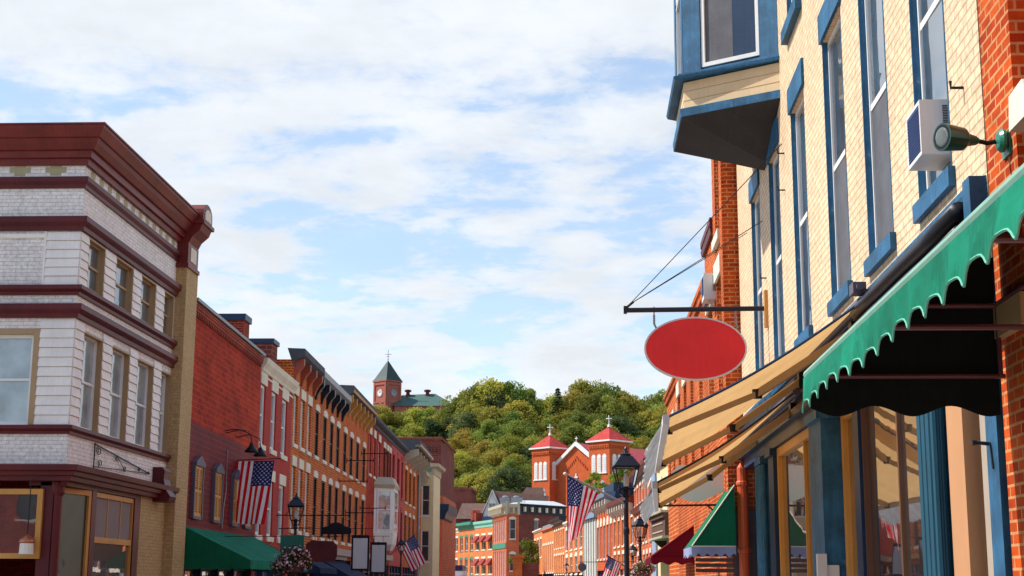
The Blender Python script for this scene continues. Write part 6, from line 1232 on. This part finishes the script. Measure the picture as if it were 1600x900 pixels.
x.tube([(-12.6, 62, 4.45), (-12.3, 62, 4.8), (-12.0, 62, 4.6), (-12.2, 62, 4.45)], 0.012, 5); part(x, 'bracket', black, t)
t = thing('dark_board_sign', 'rounded dark purple sign board just right of the flower basket', 'sign', (-10.2, 50, 2.7)); x = M(); prof = [(-9.05, 2.2), (-8.1, 2.2), (-8.0, 2.4), (-8.0, 2.75), (-8.15, 2.9), (-8.9, 2.92), (-9.08, 2.8)]
prof = [(a-0.33, z+0.15) for a, z in prof]; x.prism([(a, 49.97, z) for a, z in prof], [(a, 50.03, z) for a, z in prof]); part(x, 'board', grey_paint_dark if False else burg, t)
x = M(); x.tube([(-12.62, 50, 3.2), (-8.3, 50, 3.2)], 0.012, 6); x.tube([(-9.1, 50, 3.2), (-9.1, 50, 3.05)], 0.01, 5); x.tube([(-8.6, 50, 3.2), (-8.6, 50, 3.05)], 0.01, 5); part(x, 'bracket', black, t)
t = thing('round_sign', 'small round dark sign over the far right shops', 'sign', (0.0, 120, 3)); x = M(); c = Vector((0.0, 120, 2.95)); x.prism([c+Vector((0.34*math.cos(k*math.pi/10), -0.05, 0.34*math.sin(k*math.pi/10))) for k in range(20)], [c+Vector((0.34*math.cos(k*math.pi/10), 0.05, 0.34*math.sin(k*math.pi/10))) for k in range(20)]); part(x, 'disc', grey_paint, t)
x = M(); x.tube([(-0.3, 120, 3.35), (4.9, 120, 3.4)], 0.03, 6); x.tube([(0, 120, 3.35), (0, 120, 3.25)], 0.02, 5); part(x, 'bracket', black, t)

# box truck far down the street
t = thing('box_truck', 'white box truck with dark blue upper panel far down the street', 'truck', (-14.8, 172, 0)); x = M()
x.box(-15.75, -13.85, 173, 178, 0.9, 3.0); part(x, 'cargo_box', truck_white, t); x = M(); x.box(-15.65, -14.0, 172.9, 178.1, 3.0, 3.65); part(x, 'roof_panel', truck_blue, t)
x = M(); x.prism([(-15.6, 171, 0.6), (-14.0, 171, 0.6), (-14.0, 173, 0.6), (-15.6, 173, 0.6)], [(-15.5, 171.6, 2.3), (-14.1, 171.6, 2.3), (-14.1, 173, 2.4), (-15.5, 173, 2.4)]); cb = part(x, 'cab', truck_white, t); x = M(); x.prism([(-15.45, 171.2, 1.5), (-14.15, 171.2, 1.5), (-14.15, 171.25, 1.5), (-15.45, 171.25, 1.5)], [(-15.4, 171.55, 2.2), (-14.2, 171.55, 2.2), (-14.2, 171.6, 2.2), (-15.4, 171.6, 2.2)]); part(x, 'windscreen', g_dark, cb)
for xx in (-15.6, -14.2):
    for yy in (171.9, 176.6): x = M(); x.tube([(xx, yy, 0.42), (xx+0.22, yy, 0.42)], 0.42, 16); part(x, 'wheel', rubber, t)

# ------------------------------------------------------------------ trees
def make_tree(name, label, seed, Hh, Rr, lm, n_clump=34, leaves=150, size=0.5, conifer=False, group='trees on the wooded hill', trunk_h=None):
    rnd = random.Random(seed); t = thing(name, label, 'tree', (0, 0, 0), group); x = M(); th = trunk_h or Hh*0.35
    if conifer:
        x.tube([(0, 0, -1), (0, 0, Hh*0.97)], 0.3, 7, r1=0.04); part(x, 'trunk', bark, t); x = M()
        for k in range(26):
            z = Hh*(0.12+0.86*k/26); L_ = Rr*(1-k/27)**0.8
            for a in range(9):
                an = rnd.uniform(0, 6.28); 
                for q in range(16):
                    f_ = rnd.uniform(0.15, 1); p = Vector((math.cos(an)*L_*f_, math.sin(an)*L_*f_, z-0.12*L_*f_**2+rnd.gauss(0, 0.12))); s = size*rnd.uniform(0.5, 1)
                    u = Vector((math.cos(an), math.sin(an), -0.3)); v = Vector((-math.sin(an), math.cos(an), rnd.gauss(0, 0.3))); x.poly([p-u*s*0.6, p+v*s*0.3, p+u*s*0.6, p-v*s*0.3])
        part(x, 'crown', lm, t, recalc=False); return t
    x.tube([(0, 0, -1.5), (0.1*Rr*rnd.uniform(-1, 1), 0, th*0.6), (0, 0.05*Rr, th), (0.05*Rr, 0, Hh*0.7)], [0.42, 0.33, 0.27, 0.10], 8)
    cl = []
    for k in range(n_clump):
        an = rnd.uniform(0, 6.28); zf_ = rnd.random(); rr = Rr*math.sqrt(max(0.05, 1-(2*zf_-0.85)**2*0.75))*rnd.uniform(0.25, 0.95)
        cl.append((Vector((math.cos(an)*rr, math.sin(an)*rr, Hh*0.30+Hh*0.62*zf_)), Rr*rnd.choice((0.16, 0.22, 0.28, 0.40))))
    for c, r_ in cl[:9]: x.tube([(0, 0, th*0.8), c*0.6+Vector((0, 0, th*0.35)), c], [0.16, 0.10, 0.04], 5)
    part(x, 'trunk', bark, t); x = M()
    for c, r_ in cl: blob_leaves(x, c, r_, leaves, size, (1, 1, 0.75), 0.45, 0, rnd)
    part(x, 'crown', lm, t, recalc=False); return t
kinds = [make_tree('broadleaf_tree', '', 11, 14, 6.2, leaf_a, 60, 190), make_tree('broadleaf_tree', '', 12, 15, 5.6, leaf_b, 56, 190), make_tree('broadleaf_tree', '', 13, 13, 6.4, leaf_a, 64, 180), make_tree('broadleaf_tree', '', 14, 15, 5.2, leaf_c, 52, 190), make_tree('broadleaf_tree', '', 16, 14, 5.8, leaf_b, 58, 190)]
con = make_tree('conifer_tree', 'dark spruce standing above the wooded ridge', 15, 20, 4.6, leaf_c, conifer=True, size=0.9)
used = [False]*5
desc = ['yellow green broadleaf tree', 'mid green broadleaf tree', 'wide yellow green broadleaf tree', 'dark green broadleaf tree', 'round green broadleaf tree']
def px(u, y): return (u-912)/2320.0*y*1.0
def put_tree(k, x, y, ztop, where):
    base = terrain_z(x, y); H0 = (14, 15, 13, 15, 14)[k]; h = max(7.0, ztop-base); sc = h/(H0*0.97)
    first = not used[k]; used[k] = True
    o = place(kinds[k], (x, y, base-0.2), random.uniform(0, 6.28), 1, f'{desc[k]} {where}', first=first)
    w_ = min(max(sc, 0.9), 1.35); o.scale = (w_, w_, sc)
sil = [(583, 632), (600, 640), (620, 640), (645, 637), (668, 634), (690, 640), (706, 622), (722, 605), (742, 600), (762, 592), (782, 592), (803, 592), (822, 606), (840, 618), (858, 622), (878, 618), (897, 608), (916, 594), (937, 592), (957, 597), (976, 608), (996, 620), (1018, 618), (1040, 612), (1060, 612), (1085, 615), (1110, 620)]
rnd = random.Random(5)
def sil_v(u):
    for (a, va), (b, vb) in zip(sil, sil[1:]):
        if a <= u <= b: return va+(vb-va)*(u-a)/(b-a)
    return 625
for i, (u, v) in enumerate(sil):
    y = 478+rnd.uniform(-8, 8); put_tree(rnd.choice([0, 1, 2, 4]) if u < 1000 else rnd.choice([1, 4, 0]), px(u, y), y, 1.7+(910-v-rnd.uniform(-3, 4))*y/2320, 'on the skyline of the wooded ridge')
place(con, (px(874, 470), 470, terrain_z(0, 470)-1), 0.4, 1.0, first=True); con.scale = (1.0, 1.0, (1.7+(912-602)*470/2320-terrain_z(0, 470)+1)/20)
rowsT = [(462, 26, 'high on the wooded hillside'), (446, 46, 'in the upper middle of the wooded hillside'), (430, 66, 'in the middle of the wooded hillside'), (414, 88, 'in the lower middle of the wooded hillside'), (398, 108, 'low on the wooded hillside'), (384, 128, 'near the foot of the wooded hillside'), (370, 146, 'at the foot of the wooded hillside')]
for r_i, (y, dv, wh) in enumerate(rowsT):
    u = 572+(r_i % 2)*14
    while u < 1120:
        yy = y+rnd.uniform(-6, 6); v = sil_v(u)+dv+rnd.uniform(-9, 9)
        x_ = px(u, yy)
        if not (y < 380 and 828 < u < 1045):
            k = rnd.choices([0, 1, 2, 3, 4], [4, 2, 3, 3, 2] if u < 830 else [2, 3, 2, 2, 3])[0]
            if y <= 384: k = rnd.choices([0, 1, 2, 3, 4], [2, 3, 1, 5, 2])[0]
            put_tree(k, x_, yy, 1.7+(910-v)*yy/2320, wh)
        u += rnd.uniform(30, 42)
# small trees: before the church and on the street corner
st = make_tree('street_tree', 'leafy bright green street tree beside the shaded side of the corner hall', 31, 8.6, 3.0, leafmat('leaf_fresh', (0.10, 0.17, 0.015), (0.15, 0.22, 0.02), (0.2, 0.25, 0.03)), 34, 120, 0.34, group='small trees in town')
place(st, (-8.8, 236, 0), 0, 1, first=True)
b2_ = place(st, (2.2, 300, 16), 1.0, 0.95, 'small bright tree in front of the right church tower'); b3_ = place(st, (8.0, 300, 15.8), 2.0, 1.1, 'small bright tree right of the church tower behind the lamp')
b4_ = place(st, (0.0, 296, 14.6), 4.0, 0.8, 'small bright bush below the church gable')
print('objects', len(bpy.data.objects))
